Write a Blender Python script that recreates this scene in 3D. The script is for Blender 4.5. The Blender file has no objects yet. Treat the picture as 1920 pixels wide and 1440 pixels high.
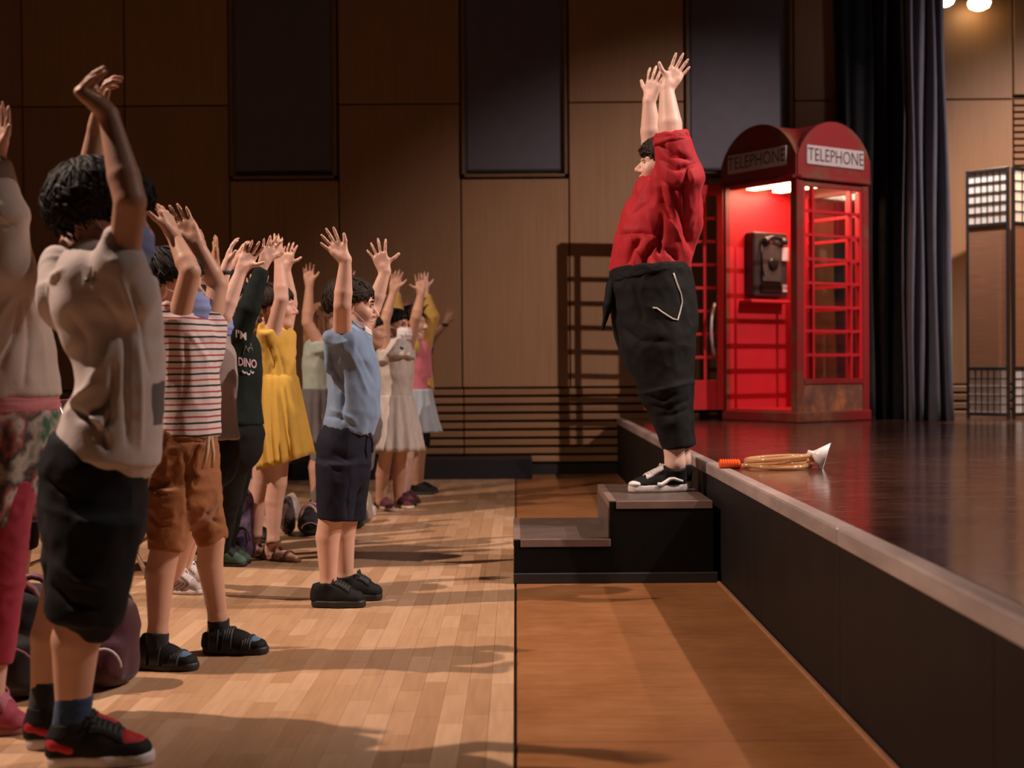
import bpy, bmesh, math, random
import numpy as np
from mathutils import Matrix, Vector
from mathutils.bvhtree import BVHTree

# ------------------------------------------------------------------ scene, camera, light
scene = bpy.context.scene
COL = scene.collection
FPX = 2600.0
CAMH = 0.93
cam_rot = (Matrix.Rotation(0.0027, 3, 'Z') @ Matrix.Rotation(math.pi/2 - 0.01154, 3, 'X')
           @ Matrix.Rotation(-0.0072, 3, 'Z'))
cam_data = bpy.data.cameras.new('camera')
cam = bpy.data.objects.new('camera', cam_data)
COL.objects.link(cam)
cam.matrix_world = Matrix.Translation((0, 0, CAMH)) @ cam_rot.to_4x4()
cam_data.sensor_width = 36.0
cam_data.lens = FPX / 1920.0 * 36.0
cam_data.clip_start = 0.05
cam_data.dof.use_dof = True
cam_data.dof.focus_distance = 5.3
cam_data.dof.aperture_fstop = 2.8
scene.camera = cam

scene.view_settings.view_transform = 'Standard'
scene.view_settings.look = 'None'
scene.view_settings.gamma = 1.0
scene.view_settings.use_curve_mapping = False
scene.view_settings.exposure = 0.0

world = bpy.data.worlds.new('dark_hall')
scene.world = world
world.use_nodes = True
world.node_tree.nodes['Background'].inputs[0].default_value = (1.0, 0.72, 0.52, 1)
world.node_tree.nodes['Background'].inputs[1].default_value = 0.0075

def spot(name, loc, target, watts, col, angle, blend, size):
    d = bpy.data.lights.new(name, 'SPOT')
    d.energy = watts; d.color = col; d.spot_size = math.radians(angle)
    d.spot_blend = blend; d.shadow_soft_size = size
    o = bpy.data.objects.new(name, d); COL.objects.link(o)
    o.location = loc
    o.rotation_euler = (Vector(target) - Vector(loc)).to_track_quat('-Z', 'Y').to_euler()
    return o
# house-left lamp behind the children, two lamps over the stage at right, wash lamp on the rear wall
spot('spot_house_left_offscreen', (-5.0, 4.3, 6.6), (-0.4, 4.8, 0.3), 2700, (1.0, 0.74, 0.60), 86, 0.6, 0.05)
spot('spot_stage_right_front_offscreen', (7.2, 5.4, 6.2), (1.15, 12.1, 1.30), 2800, (1.0, 0.82, 0.80), 28.5, 1.0, 0.05)
spot('spot_stage_right_side_offscreen', (4.6, 4.9, 5.9), (0.6, 6.2, 0.9), 1500, (1.0, 0.80, 0.72), 64, 0.8, 0.05)
spot('spot_stage_right_low_offscreen', (5.6, 5.6, 5.0), (0.5, 6.0, 1.0), 1000, (1.0, 0.78, 0.68), 46, 0.8, 0.05)
spot('spot_stage_wash_offscreen', (6.0, 8.0, 5.8), (4.75, 12.1, 1.3), 1900, (1.0, 0.76, 0.68), 46, 0.9, 0.10)

# ------------------------------------------------------------------ pixel <-> world helpers
M3 = np.array([list(r) for r in cam_rot])
def ray(px, py):
    return M3 @ np.array([(px-960.0)/FPX, -(py-720.0)/FPX, -1.0])
def at(px, py, Y):
    d = ray(px, py); t = Y/d[1]
    return np.array([d[0]*t, Y, CAMH + d[2]*t])
def ground(px, py, z=0.0):
    d = ray(px, py); t = (z-CAMH)/d[2]
    return np.array([d[0]*t, d[1]*t, z])
def proj(V):
    v = (np.asarray(V) - np.array([0, 0, CAMH])) @ M3
    return 960 + FPX*v[:, 0]/(-v[:, 2]), 720 - FPX*v[:, 1]/(-v[:, 2])
def nrm(v):
    v = np.asarray(v, float); return v/(np.linalg.norm(v)+1e-12)

# ------------------------------------------------------------------ materials
_mats = {}
def base_mat(name):
    m = bpy.data.materials.new(name); m.use_nodes = True
    nt = m.node_tree; b = nt.nodes['Principled BSDF']
    return m, nt, b
def setin(b, k, v):
    if k in b.inputs: b.inputs[k].default_value = v
def noise(nt, scale, detail=4, coord='Object', rough=0.55, vec=None, stretch=None):
    tc = nt.nodes.new('ShaderNodeTexCoord'); n = nt.nodes.new('ShaderNodeTexNoise')
    n.inputs['Scale'].default_value = scale; n.inputs['Detail'].default_value = detail
    n.inputs['Roughness'].default_value = rough
    if stretch:
        mp = nt.nodes.new('ShaderNodeMapping'); mp.inputs['Scale'].default_value = stretch
        nt.links.new(tc.outputs[coord], mp.inputs[0]); nt.links.new(mp.outputs[0], n.inputs['Vector'])
    else:
        nt.links.new(tc.outputs[coord], n.inputs['Vector'])
    return n
def ramp(nt, fac, stops):
    r = nt.nodes.new('ShaderNodeValToRGB')
    e = r.color_ramp.elements
    while len(e) < len(stops): e.new(0.5)
    for i, (p, c) in enumerate(stops):
        e[i].position = p; e[i].color = (c[0], c[1], c[2], 1)
    nt.links.new(fac, r.inputs[0]); return r
def bump(nt, b, height, strength, dist=0.01):
    bp = nt.nodes.new('ShaderNodeBump'); bp.inputs['Strength'].default_value = strength
    bp.inputs['Distance'].default_value = dist
    nt.links.new(height, bp.inputs['Height']); nt.links.new(bp.outputs[0], b.inputs['Normal'])
def sc(c, f): return tuple(max(0, min(1, x*f)) for x in c)
def plain(name, col, rough=0.5, metal=0.0, var=0.12, nscale=18, bumpk=0.0, bscale=200, spec=0.5, emit=None, estr=0, stretch=None):
    if name in _mats: return _mats[name]
    m, nt, b = base_mat(name)
    n = noise(nt, nscale, stretch=stretch)
    r = ramp(nt, n.outputs[0], [(0.3, sc(col, 1-var)), (0.7, sc(col, 1+var))])
    nt.links.new(r.outputs[0], b.inputs['Base Color'])
    setin(b, 'Roughness', rough); setin(b, 'Metallic', metal); setin(b, 'Specular IOR Level', spec)
    if bumpk:
        n2 = noise(nt, bscale, 2); bump(nt, b, n2.outputs[0], bumpk, 0.004)
    if emit:
        setin(b, 'Emission Color', (*emit, 1)); setin(b, 'Emission Strength', estr)
    _mats[name] = m; return m
def cloth(name, col, rough=0.85, var=0.10, bumpk=0.35, bscale=260, sheen=0.15):
    if name in _mats: return _mats[name]
    m = plain(name, col, rough, 0, var, 9, bumpk, bscale, 0.25)
    b = m.node_tree.nodes['Principled BSDF']; setin(b, 'Sheen Weight', sheen)
    return m
def skin(name, col):
    if name in _mats: return _mats[name]
    m, nt, b = base_mat(name)
    n = noise(nt, 14, 5)
    r = ramp(nt, n.outputs[0], [(0.3, sc(col, 0.90)), (0.7, (min(1, col[0]*1.08), col[1]*1.03, col[2]*1.03))])
    nt.links.new(r.outputs[0], b.inputs['Base Color'])
    setin(b, 'Roughness', 0.48); setin(b, 'Specular IOR Level', 0.4)
    setin(b, 'Subsurface Weight', 0.12); setin(b, 'Subsurface Radius', (1.0, 0.35, 0.2)); setin(b, 'Subsurface Scale', 0.008)
    n2 = noise(nt, 160, 3); bump(nt, b, n2.outputs[0], 0.12, 0.003)
    _mats[name] = m; return m
def hairmat(name, col):
    if name in _mats: return _mats[name]
    m, nt, b = base_mat(name)
    n = noise(nt, 60, 3)
    r = ramp(nt, n.outputs[0], [(0.3, sc(col, 0.6)), (0.75, sc(col, 1.5))])
    nt.links.new(r.outputs[0], b.inputs['Base Color'])
    setin(b, 'Roughness', 0.62); setin(b, 'Specular IOR Level', 0.18)
    _mats[name] = m; return m

# ------------------------------------------------------------------ object helpers
def tag(o, label=None, cat=None, group=None, kind=None):
    if label: o['label'] = label
    if cat: o['category'] = cat
    if group: o['group'] = group
    if kind: o['kind'] = kind
    return o
def empty(name, loc, label=None, cat=None, group=None, rz=0.0):
    o = bpy.data.objects.new(name, None); COL.objects.link(o)
    o.location = tuple(loc); o.rotation_euler = (0, 0, rz)
    o.empty_display_size = 0.05
    return tag(o, label, cat, group)
def rootoff(parent):
    off = np.zeros(3); p = parent
    while p is not None:
        off += np.array(p.location); p = p.parent
    return off
def raw_mesh(name, V, Q, smooth=True):
    """fast mesh from vertex array and a quad/tri index array (or list of faces)"""
    me = bpy.data.meshes.new(name)
    V = np.asarray(V, np.float32)
    if isinstance(Q, np.ndarray) and Q.ndim == 2:
        n, k = Q.shape
        me.vertices.add(len(V)); me.vertices.foreach_set('co', V.ravel())
        me.loops.add(n*k); me.loops.foreach_set('vertex_index', Q.astype(np.int32).ravel())
        me.polygons.add(n); me.polygons.foreach_set('loop_start', np.arange(0, n*k, k, dtype=np.int32))
        if smooth: me.polygons.foreach_set('use_smooth', np.ones(n, bool))
        me.update(calc_edges=True)
    else:
        me.from_pydata([tuple(map(float, v)) for v in V], [], [tuple(int(i) for i in f) for f in Q])
        if smooth:
            for p in me.polygons: p.use_smooth = True
    me.validate(verbose=False)
    return me
def wobj(name, V, Q, mat, parent=None, smooth=True):
    """object from WORLD coordinates, parented (parents are never rotated when this is used)"""
    V = np.asarray(V, float)
    if parent is not None: V = V - rootoff(parent)
    me = raw_mesh(name, V, Q, smooth)
    if mat: me.materials.append(mat)
    o = bpy.data.objects.new(name, me); COL.objects.link(o)
    if parent is not None: o.parent = parent
    return o

class MB:
    """collects simple solids (local coordinates) into one mesh"""
    def __init__(s): s.V = []; s.F = []
    def add(s, V, F):
        o = len(s.V); s.V += [tuple(v) for v in V]; s.F += [tuple(i+o for i in f) for f in F]; return s
    def box(s, lo, hi, rot=None, c=(0, 0, 0), bev=0.0):
        x0, y0, z0 = lo; x1, y1, z1 = hi
        if bev <= 0:
            V = [(x0,y0,z0),(x1,y0,z0),(x1,y1,z0),(x0,y1,z0),(x0,y0,z1),(x1,y0,z1),(x1,y1,z1),(x0,y1,z1)]
            F = [(0,3,2,1),(4,5,6,7),(0,1,5,4),(1,2,6,5),(2,3,7,6),(3,0,4,7)]
        else:
            bm = bmesh.new(); bmesh.ops.create_cube(bm, size=1)
            for v in bm.verts:
                v.co = Vector(((x0+x1)/2+v.co.x*(x1-x0), (y0+y1)/2+v.co.y*(y1-y0), (z0+z1)/2+v.co.z*(z1-z0)))
            bmesh.ops.bevel(bm, geom=bm.edges[:], offset=bev, segments=1, affect='EDGES')
            bm.verts.index_update()
            V = [tuple(v.co) for v in bm.verts]; F = [tuple(v.index for v in f.verts) for f in bm.faces]; bm.free()
        if rot is not None:
            V = [tuple(rot @ Vector(v) + Vector(c)) for v in V]
        return s.add(V, F)
    def tube(s, pts, r, seg=8, closed=False, r2=None):
        P = [np.array(p, float) for p in pts]; n = len(P)
        rr = r if hasattr(r, '__len__') else [r + ((r2-r)*i/(n-1) if r2 is not None else 0) for i in range(n)]
        V = []; F = []; prev = None
        for i in range(n):
            a = P[(i-1) % n] if (closed or i > 0) else P[i]
            b = P[(i+1) % n] if (closed or i < n-1) else P[i]
            t = nrm(b-a)
            if prev is None:
                prev = nrm(np.cross(t, [0.3, 0.2, 0.93] if abs(t[2]) < .9 else [1, 0, 0]))
            u = nrm(prev - t*np.dot(prev, t)); prev = u
            w = np.cross(t, u)
            for k in range(seg):
                an = 2*math.pi*k/seg
                V.append(P[i] + rr[i]*(math.cos(an)*u + math.sin(an)*w))
        m = n if closed else n-1
        for i in range(m):
            for k in range(seg):
                a = i*seg+k; b = i*seg+(k+1) % seg
                c = ((i+1) % n)*seg+(k+1) % seg; d = ((i+1) % n)*seg+k
                F.append((a, b, c, d))
        if not closed:
            F.append(tuple(range(seg-1, -1, -1))); F.append(tuple((n-1)*seg+k for k in range(seg)))
        return s.add(V, F)
    def lathe(s, prof, seg=24, ax='z', c=(0, 0, 0)):
        V = []; F = []; n = len(prof)
        for (r, h) in prof:
            for k in range(seg):
                a = 2*math.pi*k/seg
                p = (r*math.cos(a), r*math.sin(a), h)
                if ax == 'x': p = (h, r*math.cos(a), r*math.sin(a))
                if ax == 'y': p = (r*math.cos(a), h, r*math.sin(a))
                V.append((p[0]+c[0], p[1]+c[1], p[2]+c[2]))
        for i in range(n-1):
            for k in range(seg):
                F.append((i*seg+k, i*seg+(k+1) % seg, (i+1)*seg+(k+1) % seg, (i+1)*seg+k))
        F.append(tuple(range(seg-1, -1, -1))); F.append(tuple((n-1)*seg+k for k in range(seg)))
        return s.add(V, F)
    def prism(s, poly, y0, y1):
        """polygon in xz extruded along y"""
        n = len(poly)
        V = [(p[0], y0, p[1]) for p in poly] + [(p[0], y1, p[1]) for p in poly]
        F = [tuple(range(n)), tuple(range(2*n-1, n-1, -1))]
        for i in range(n):
            j = (i+1) % n; F.append((i, n+i, n+j, j))
        return s.add(V, F)
    def build(s, name, mat, parent=None, smooth=False, world=False):
        V = np.array(s.V, float)
        if world and parent is not None: V = V - rootoff(parent)
        me = bpy.data.meshes.new(name); me.from_pydata([tuple(v) for v in V], [], s.F); me.update()
        bm = bmesh.new(); bm.from_mesh(me); bmesh.ops.recalc_face_normals(bm, faces=bm.faces[:]); bm.to_mesh(me); bm.free()
        if smooth:
            for p in me.polygons: p.use_smooth = True
        if mat: me.materials.append(mat)
        o = bpy.data.objects.new(name, me); COL.objects.link(o)
        if parent is not None: o.parent = parent
        return o
def shade_auto(o, deg=40):
    me = o.data
    for p in me.polygons: p.use_smooth = True
    bm = bmesh.new(); bm.from_mesh(me)
    for e in bm.edges:
        if len(e.link_faces) == 2 and e.calc_face_angle(0) > math.radians(deg): e.smooth = False
    bm.to_mesh(me); bm.free(); return o
def text_mesh(body, size, name='lettering', bold=0.0):
    cu = bpy.data.curves.new(name, 'FONT'); cu.body = body; cu.size = size
    cu.align_x = 'CENTER'; cu.align_y = 'CENTER'; cu.resolution_u = 3; cu.offset = bold
    o = bpy.data.objects.new(name, cu); COL.objects.link(o)
    dg = bpy.context.evaluated_depsgraph_get()
    me = bpy.data.meshes.new_from_object(o.evaluated_get(dg))
    bpy.data.objects.remove(o); bpy.data.curves.remove(cu)
    return me

# ------------------------------------------------------------------ noise + signed-distance modelling
def _hash(i, j, k):
    h = (i*374761393 + j*668265263 + k*2147483647) & 0x7fffffff
    h = ((h ^ (h >> 13))*1274126177) & 0x7fffffff
    return ((h ^ (h >> 16)) & 0xffff)/65535.0
def vnoise(p):
    p = np.asarray(p, float); f = np.floor(p).astype(np.int64); t = p-f; t = t*t*(3-2*t)
    x, y, z = f[:, 0], f[:, 1], f[:, 2]; r = 0
    for a in (0, 1):
        for b in (0, 1):
            for c in (0, 1):
                w = (t[:, 0] if a else 1-t[:, 0])*(t[:, 1] if b else 1-t[:, 1])*(t[:, 2] if c else 1-t[:, 2])
                r = r + w*_hash(x+a, y+b, z+c)
    return r*2-1

class SDF:
    def __init__(s): s.pr = []; s.planes = []
    def ec(s, p0, p1, a0, b0, a1, b1, lat, k=0.01, cap=None, sub=False):
        s.pr.append(('ec', np.array(p0, float), np.array(p1, float), a0, b0, a1, b1, np.array(lat, float), cap, k, sub)); return s
    def cone(s, p0, p1, r0, r1, k=0.01, cap=None, sub=False):
        d = nrm(np.array(p1)-np.array(p0)); lat = nrm(np.cross(d, [0.31, 0.2, 0.9] if abs(d[2]) < .9 else [1, 0, 0]))
        return s.ec(p0, p1, r0, r0, r1, r1, lat, k, cap, sub)
    def ell(s, c, R, r, k=0.01, sub=False):
        s.pr.append(('el', np.array(c, float), np.array(R, float), np.array(r, float), k, sub)); return s
    def sph(s, c, r, k=0.01, sub=False): return s.ell(c, np.eye(3), (r, r, r), k, sub)
    def plane(s, p, n):
        """keep the side with (x-p).n < 0"""
        s.planes.append((np.array(p, float), nrm(n))); return s
    def _bb(s, q):
        if q[0] == 'ec':
            m = max(q[3:7]); m = max(m, q[8] or 0)
            return np.minimum(q[1], q[2])-m, np.maximum(q[1], q[2])+m
        m = max(q[3]); return q[1]-m, q[1]+m
    def mesh(s, vox, relax=1):
        los, his = zip(*[s._bb(q) for q in s.pr if not q[-1]])
        lo = np.min(los, 0)-3*vox; hi = np.max(his, 0)+3*vox
        n = np.ceil((hi-lo)/vox).astype(int)+1
        ax = [(lo[i]+vox*np.arange(n[i])).astype(np.float32) for i in range(3)]
        D = np.full(n, 0.06, np.float32)
        for q in s.pr:
            b0, b1 = s._bb(q); k = q[-2]; pad = k+2.5*vox
            i0 = np.maximum(0, np.floor((b0-pad-lo)/vox)).astype(int); i1 = np.minimum(n, np.ceil((b1+pad-lo)/vox).astype(int)+1)
            if np.any(i1 <= i0): continue
            X = ax[0][i0[0]:i1[0]][:, None, None]; Y = ax[1][i0[1]:i1[1]][None, :, None]; Z = ax[2][i0[2]:i1[2]][None, None, :]
            sl = (slice(i0[0], i1[0]), slice(i0[1], i1[1]), slice(i0[2], i1[2]))
            if q[0] == 'ec':
                _, p0, p1, a0, bb0, a1, bb1, lat, cap, k, sub = q
                d = p1-p0; L = np.linalg.norm(d)+1e-9; d = d/L
                u = nrm(lat-d*np.dot(lat, d)); v = np.cross(d, u)
                dx, dy, dz = X-p0[0], Y-p0[1], Z-p0[2]
                w = dx*d[0]+dy*d[1]+dz*d[2]
                t = np.clip(w/L, 0, 1)
                ex = w-t*L
                pu = dx*u[0]+dy*u[1]+dz*u[2]; pv = dx*v[0]+dy*v[1]+dz*v[2]
                a = a0+(a1-a0)*t; b = bb0+(bb1-bb0)*t
                c = np.minimum(a, b) if cap is None else cap
                k0 = np.sqrt((pu/a)**2+(pv/b)**2+(ex/c)**2)
                k1 = np.sqrt((pu/(a*a))**2+(pv/(b*b))**2+(ex/(c*c))**2)
                dd = np.where(k0 < 1e-4, -np.minimum(a, b), k0*(k0-1)/np.maximum(k1, 1e-6))
            else:
                _, c, R, r, k, sub = q
                dx, dy, dz = X-c[0], Y-c[1], Z-c[2]
                e = [dx*R[i][0]+dy*R[i][1]+dz*R[i][2] for i in range(3)]
                k0 = np.sqrt((e[0]/r[0])**2+(e[1]/r[1])**2+(e[2]/r[2])**2)
                k1 = np.sqrt((e[0]/r[0]**2)**2+(e[1]/r[1]**2)**2+(e[2]/r[2]**2)**2)
                dd = np.where(k0 < 1e-4, -min(r), k0*(k0-1)/np.maximum(k1, 1e-6))
            A = D[sl]
            if sub:
                h = np.maximum(k-np.abs(A+dd), 0)/max(k, 1e-6)
                D[sl] = np.maximum(A, -dd)+h*h*k*0.25
            else:
                h = np.maximum(k-np.abs(A-dd), 0)/max(k, 1e-6)
                D[sl] = np.minimum(A, dd)-h*h*k*0.25
        for p, nn in s.planes:
            pd = (ax[0][:, None, None]-p[0])*nn[0]+(ax[1][None, :, None]-p[1])*nn[1]+(ax[2][None, None, :]-p[2])*nn[2]
            D = np.maximum(D, pd.astype(np.float32))
        return surface_nets(D, lo, vox, relax)
def surface_nets(D, lo, vox, relax):
    S = D < 0
    c = S[:-1, :-1, :-1].astype(np.int8)
    for a in (0, 1):
        for b in (0, 1):
            for d in (0, 1):
                if a+b+d: c = c + S[a:a-1 or None, b:b-1 or None, d:d-1 or None]
    idx = np.argwhere((c > 0) & (c < 8))
    N = len(idx); cid = np.full(c.shape, -1, np.int32)
    cid[idx[:, 0], idx[:, 1], idx[:, 2]] = np.arange(N)
    corners = np.array([(a, b, d) for a in (0, 1) for b in (0, 1) for d in (0, 1)])
    vals = np.stack([D[idx[:, 0]+o[0], idx[:, 1]+o[1], idx[:, 2]+o[2]] for o in corners], 1)
    acc = np.zeros((N, 3)); cnt = np.zeros(N)
    for i in range(8):
        for j in range(i+1, 8):
            if np.abs(corners[i]-corners[j]).sum() != 1: continue
            va, vb = vals[:, i], vals[:, j]; m = (va < 0) != (vb < 0)
            t = np.where(m, va/np.where(m, va-vb, 1), 0)
            acc += np.where(m[:, None], corners[i]+(corners[j]-corners[i])*t[:, None], 0); cnt += m
    V = lo+vox*(idx+acc/np.maximum(cnt, 1)[:, None])
    Q = []
    for axx in range(3):
        sh = [slice(None)]*3; sh2 = [slice(None)]*3
        sh[axx] = slice(0, -1); sh2[axx] = slice(1, None)
        A = S[tuple(sh)]; B = S[tuple(sh2)]
        e = np.argwhere(A != B)
        u, v = (axx+1) % 3, (axx+2) % 3
        ok = (e[:, u] > 0) & (e[:, v] > 0) & (e[:, u] < D.shape[u]-1) & (e[:, v] < D.shape[v]-1)
        e = e[ok]
        if not len(e): continue
        def cell(du, dv):
            q = e.copy(); q[:, u] -= du; q[:, v] -= dv
            return cid[q[:, 0], q[:, 1], q[:, 2]]
        q = np.stack([cell(1, 1), cell(0, 1), cell(0, 0), cell(1, 0)], 1)
        fl = ~A[e[:, 0], e[:, 1], e[:, 2]]
        q[fl] = q[fl][:, ::-1]
        Q.append(q)
    Q = np.concatenate(Q)
    for _ in range(relax):
        s_ = np.zeros_like(V); n_ = np.zeros(len(V))
        for a, b in ((0, 1), (1, 2), (2, 3), (3, 0)):
            for x, y in ((a, b), (b, a)):
                for d in range(3): s_[:, d] += np.bincount(Q[:, x], V[Q[:, y], d], len(V))
                n_ += np.bincount(Q[:, x], minlength=len(V))
        V = V*0.45+0.55*s_/np.maximum(n_, 1)[:, None]
    return V, Q
def vnormals(V, Q):
    fn = np.cross(V[Q[:, 2]]-V[Q[:, 0]], V[Q[:, 3]]-V[Q[:, 1]])
    n = np.zeros_like(V)
    for k in range(4):
        for d in range(3): n[:, d] += np.bincount(Q[:, k], fn[:, d], len(V))
    return n/(np.linalg.norm(n, axis=1)[:, None]+1e-12)
def wrinkle(V, Q, amp, freq, creases=(), seed=0.0, skew=0.0):
    """cloth folds: stretched noise plus explicit fold lines given as pixel polylines (width px, depth m)"""
    N = vnormals(V, Q)
    P = V.copy(); P[:, 0] += skew*P[:, 2]
    fx = np.array(freq)
    d = amp*(0.7*(0.75-2.0*np.abs(vnoise(P*fx*0.8+seed)))+0.3*vnoise(P*fx*2.1+seed+7.3))
    if creases:
        px, py = proj(V)
        face = np.clip(-(N @ nrm(np.array([0, 1, 0])))*1.6, 0, 1)
        for pts, w, dep in creases:
            best = np.full(len(V), 1e9); along = np.zeros(len(V)); ns = len(pts)-1
            for si, ((x0, y0), (x1, y1)) in enumerate(zip(pts[:-1], pts[1:])):
                ex, ey = x1-x0, y1-y0; L2 = ex*ex+ey*ey+1e-9
                t = np.clip(((px-x0)*ex+(py-y0)*ey)/L2, 0, 1)
                hh = np.hypot(px-x0-t*ex, py-y0-t*ey); along = np.where(hh < best, (si+t)/ns, along); best = np.minimum(best, hh)
            d = d+dep*np.exp(-(best/(w*0.9))**1.35)*face*np.sqrt(np.clip(np.sin(np.pi*(0.06+0.88*along)), 0, 1))
    return V+N*d[:, None]

# ------------------------------------------------------------------ the room
WY = 12.1
def wx(px): return at(px, 450, WY)[0]
def wz(py, px=900): return at(px, py, WY)[2]

def wood_panel(name, c0, c1, c2, stretch, rough=0.45, rnd=0.0):
    m, nt, b = base_mat(name)
    n = noise(nt, 3.0, 6, stretch=stretch, rough=0.6)
    r = ramp(nt, n.outputs[0], [(0.25, c0), (0.5, c1), (0.78, c2)])
    out = r.outputs[0]
    if rnd:
        oi = nt.nodes.new('ShaderNodeObjectInfo')
        mr = nt.nodes.new('ShaderNodeMapRange'); mr.inputs[3].default_value = 1-rnd; mr.inputs[4].default_value = 1+rnd
        nt.links.new(oi.outputs['Random'], mr.inputs[0])
        hv = nt.nodes.new('ShaderNodeHueSaturation'); nt.links.new(mr.outputs[0], hv.inputs['Value'])
        nt.links.new(out, hv.inputs['Color']); out = hv.outputs[0]
    nt.links.new(out, b.inputs['Base Color'])
    setin(b, 'Roughness', rough)
    bump(nt, b, n.outputs[0], 0.08, 0.003)
    _mats[name] = m; return m
PLY = wood_panel('plywood_panel', (0.28, 0.145, 0.068), (0.31, 0.165, 0.078), (0.345, 0.188, 0.090), (14, 14, 0.7), 0.5, 0.10)
PLYD = wood_panel('slat_wood', (0.24, 0.115, 0.05), (0.28, 0.14, 0.062), (0.33, 0.17, 0.08), (0.8, 12, 12), 0.5, 0.12)
GAP = plain('wall_backing_wood', (0.085, 0.046, 0.025), 0.9)

wall = MB().box((-7, WY, 0), (8.5, WY+0.25, 7)).build('wall_back', GAP); tag(wall, kind='structure')
T = 0.035
def panel(x0, x1, z0, z1):
    g = 0.006
    o = MB().box((x0+g, WY-T, z0+g), (x1-g, WY+0.01, z1-g), bev=0.004).build('panel', PLY, wall); return o
cols = [-700, -545, -345, -148, 47, 238, 433, 637, 865, 1067, 1284, 1488, 1700, 1898, 2110, 2320, 2560]
win_cols = {433, 865, 1284, 47-395, 1700+410}
zs_top = wz(727); zmid = wz(195); zwin = wz(336)
for a, b in zip(cols[:-1], cols[1:]):
    x0, x1 = wx(a), wx(b)
    if a in (433, 865, 1284, -345):
        panel(x0, x1, zs_top, zwin)
    elif a == 1898:
        panel(x0, x1, wz(190)+0.01, 6.0)
        panel(x0, x1, zs_top, wz(420))
        k = 0
        z = wz(196)
        while z > wz(420):
            MB().box((x0+0.008, WY-0.03, z-0.042), (x1-0.008, WY+0.005, z), bev=0.004).build('slat', PLYD, wall); z -= 0.058
    else:
        panel(x0, x1, zs_top, zmid); panel(x0, x1, zmid, 6.0)
# horizontal slats along the wall foot
zt = zs_top-0.012
nsl = 9
pitch = (zs_top-wz(868))/nsl
for i in range(nsl):
    z1 = zt-i*pitch; z0 = z1-pitch*0.72
    for a, b in ((-7.0, wx(433)), (wx(433), wx(867)), (wx(867), wx(1284)), (wx(1284), 8.4)):
        MB().box((a+0.004, WY-0.045, z0), (b-0.004, WY+0.01, z1), bev=0.006).build('slat', PLYD, wall)
base = MB().box((-7, WY-0.03, 0), (8.4, WY+0.02, wz(870))).build('baseboard_back', plain('baseboard_black', (0.015, 0.013, 0.013), 0.5)); tag(base, kind='structure')

# windows with lowered dark roller blinds
BLIND = cloth('blind_cloth', (0.13, 0.115, 0.13), 0.8, 0.06, 0.15, 500, 0.0)
WFR = plain('window_trim_dark_wood', (0.20, 0.105, 0.05), 0.45, 0, 0.1, 12)
MET = plain('window_track_metal', (0.45, 0.45, 0.48), 0.3, 0.9)
DARK = plain('dark_reveal', (0.02, 0.016, 0.016), 0.7)
for n, (a, b) in enumerate(((433, 637), (865, 1067), (1284, 1488), (-345, -148)), 1):
    x0, x1, z0, z1 = wx(a)+0.012, wx(b)-0.012, zwin+0.012, 6.0
    w = MB().box((x0, WY-0.006, z0), (x1, WY+0.05, z1)).build('window_%d' % n, WFR); tag(w, kind='structure')
    MB().box((x0+0.05, WY-0.022, z0+0.065), (x1-0.05, WY-0.016, z1)).build('roller_blind', BLIND, w)
    MB().box((x0+0.05, WY-0.030, z0+0.045), (x1-0.05, WY-0.012, z0+0.068), bev=0.004).build('blind_bar', DARK, w)
    MB().box((x0, WY-0.06, z0), (x0+0.022, WY, z1)).build('window_frame', WFR, w)
    MB().box((x1-0.022, WY-0.06, z0), (x1, WY, z1)).build('window_frame', WFR, w)
    MB().box((x0, WY-0.06, z0), (x1, WY, z0+0.022)).build('window_sill', WFR, w)
    MB().box((x0+0.024, WY-0.03, z0+0.022), (x0+0.036, WY-0.008, z1)).build('blind_track', MET, w)
    MB().box((x1-0.036, WY-0.03, z0+0.022), (x1-0.024, WY-0.008, z1)).build('blind_track', MET, w)

# floor: sub-floor, maple strips at left of the joint, hardboard sheets at right
floor = MB().box((-7, -1, -0.12), (8.5, WY+0.2, -0.012)).build('floor', GAP); tag(floor, kind='structure')
def maple(name, island):
    m, nt, b = base_mat(name)
    tc = nt.nodes.new('ShaderNodeTexCoord')
    if island:
        g = nt.nodes.new('ShaderNodeNewGeometry'); rnd = g.outputs['Random Per Island']
    else:
        g = nt.nodes.new('ShaderNodeObjectInfo'); rnd = g.outputs['Random']
    r = ramp(nt, rnd, [(0.0, (0.38, 0.215, 0.115)), (0.35, (0.44, 0.26, 0.145)), (0.7, (0.47, 0.285, 0.165)), (1.0, (0.55, 0.355, 0.215))])
    mp = nt.nodes.new('ShaderNodeMapping'); mp.inputs['Scale'].default_value = (30, 2.2, 1)
    geo = nt.nodes.new('ShaderNodeNewGeometry')
    nt.links.new(geo.outputs['Position'], mp.inputs[0])
    n = nt.nodes.new('ShaderNodeTexNoise'); n.inputs['Scale'].default_value = 2.0; n.inputs['Detail'].default_value = 6
    nt.links.new(mp.outputs[0], n.inputs['Vector'])
    mr = nt.nodes.new('ShaderNodeMapRange'); mr.inputs[1].default_value = 0.3; mr.inputs[2].default_value = 0.7
    mr.inputs[3].default_value = 0.90; mr.inputs[4].default_value = 1.08
    nt.links.new(n.outputs[0], mr.inputs[0])
    hv = nt.nodes.new('ShaderNodeHueSaturation'); nt.links.new(mr.outputs[0], hv.inputs['Value']); nt.links.new(r.outputs[0], hv.inputs['Color'])
    nt.links.new(hv.outputs[0], b.inputs['Base Color'])
    setin(b, 'Roughness', 0.36); setin(b, 'Specular IOR Level', 0.4)
    return m
MAP1 = maple('maple_strip', False); MAP2 = maple('maple_strip_far', True)
rs = random.Random(4)
PW = 0.066
plen = [0.24, 0.32, 0.42, 0.54]
pmesh = []
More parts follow.
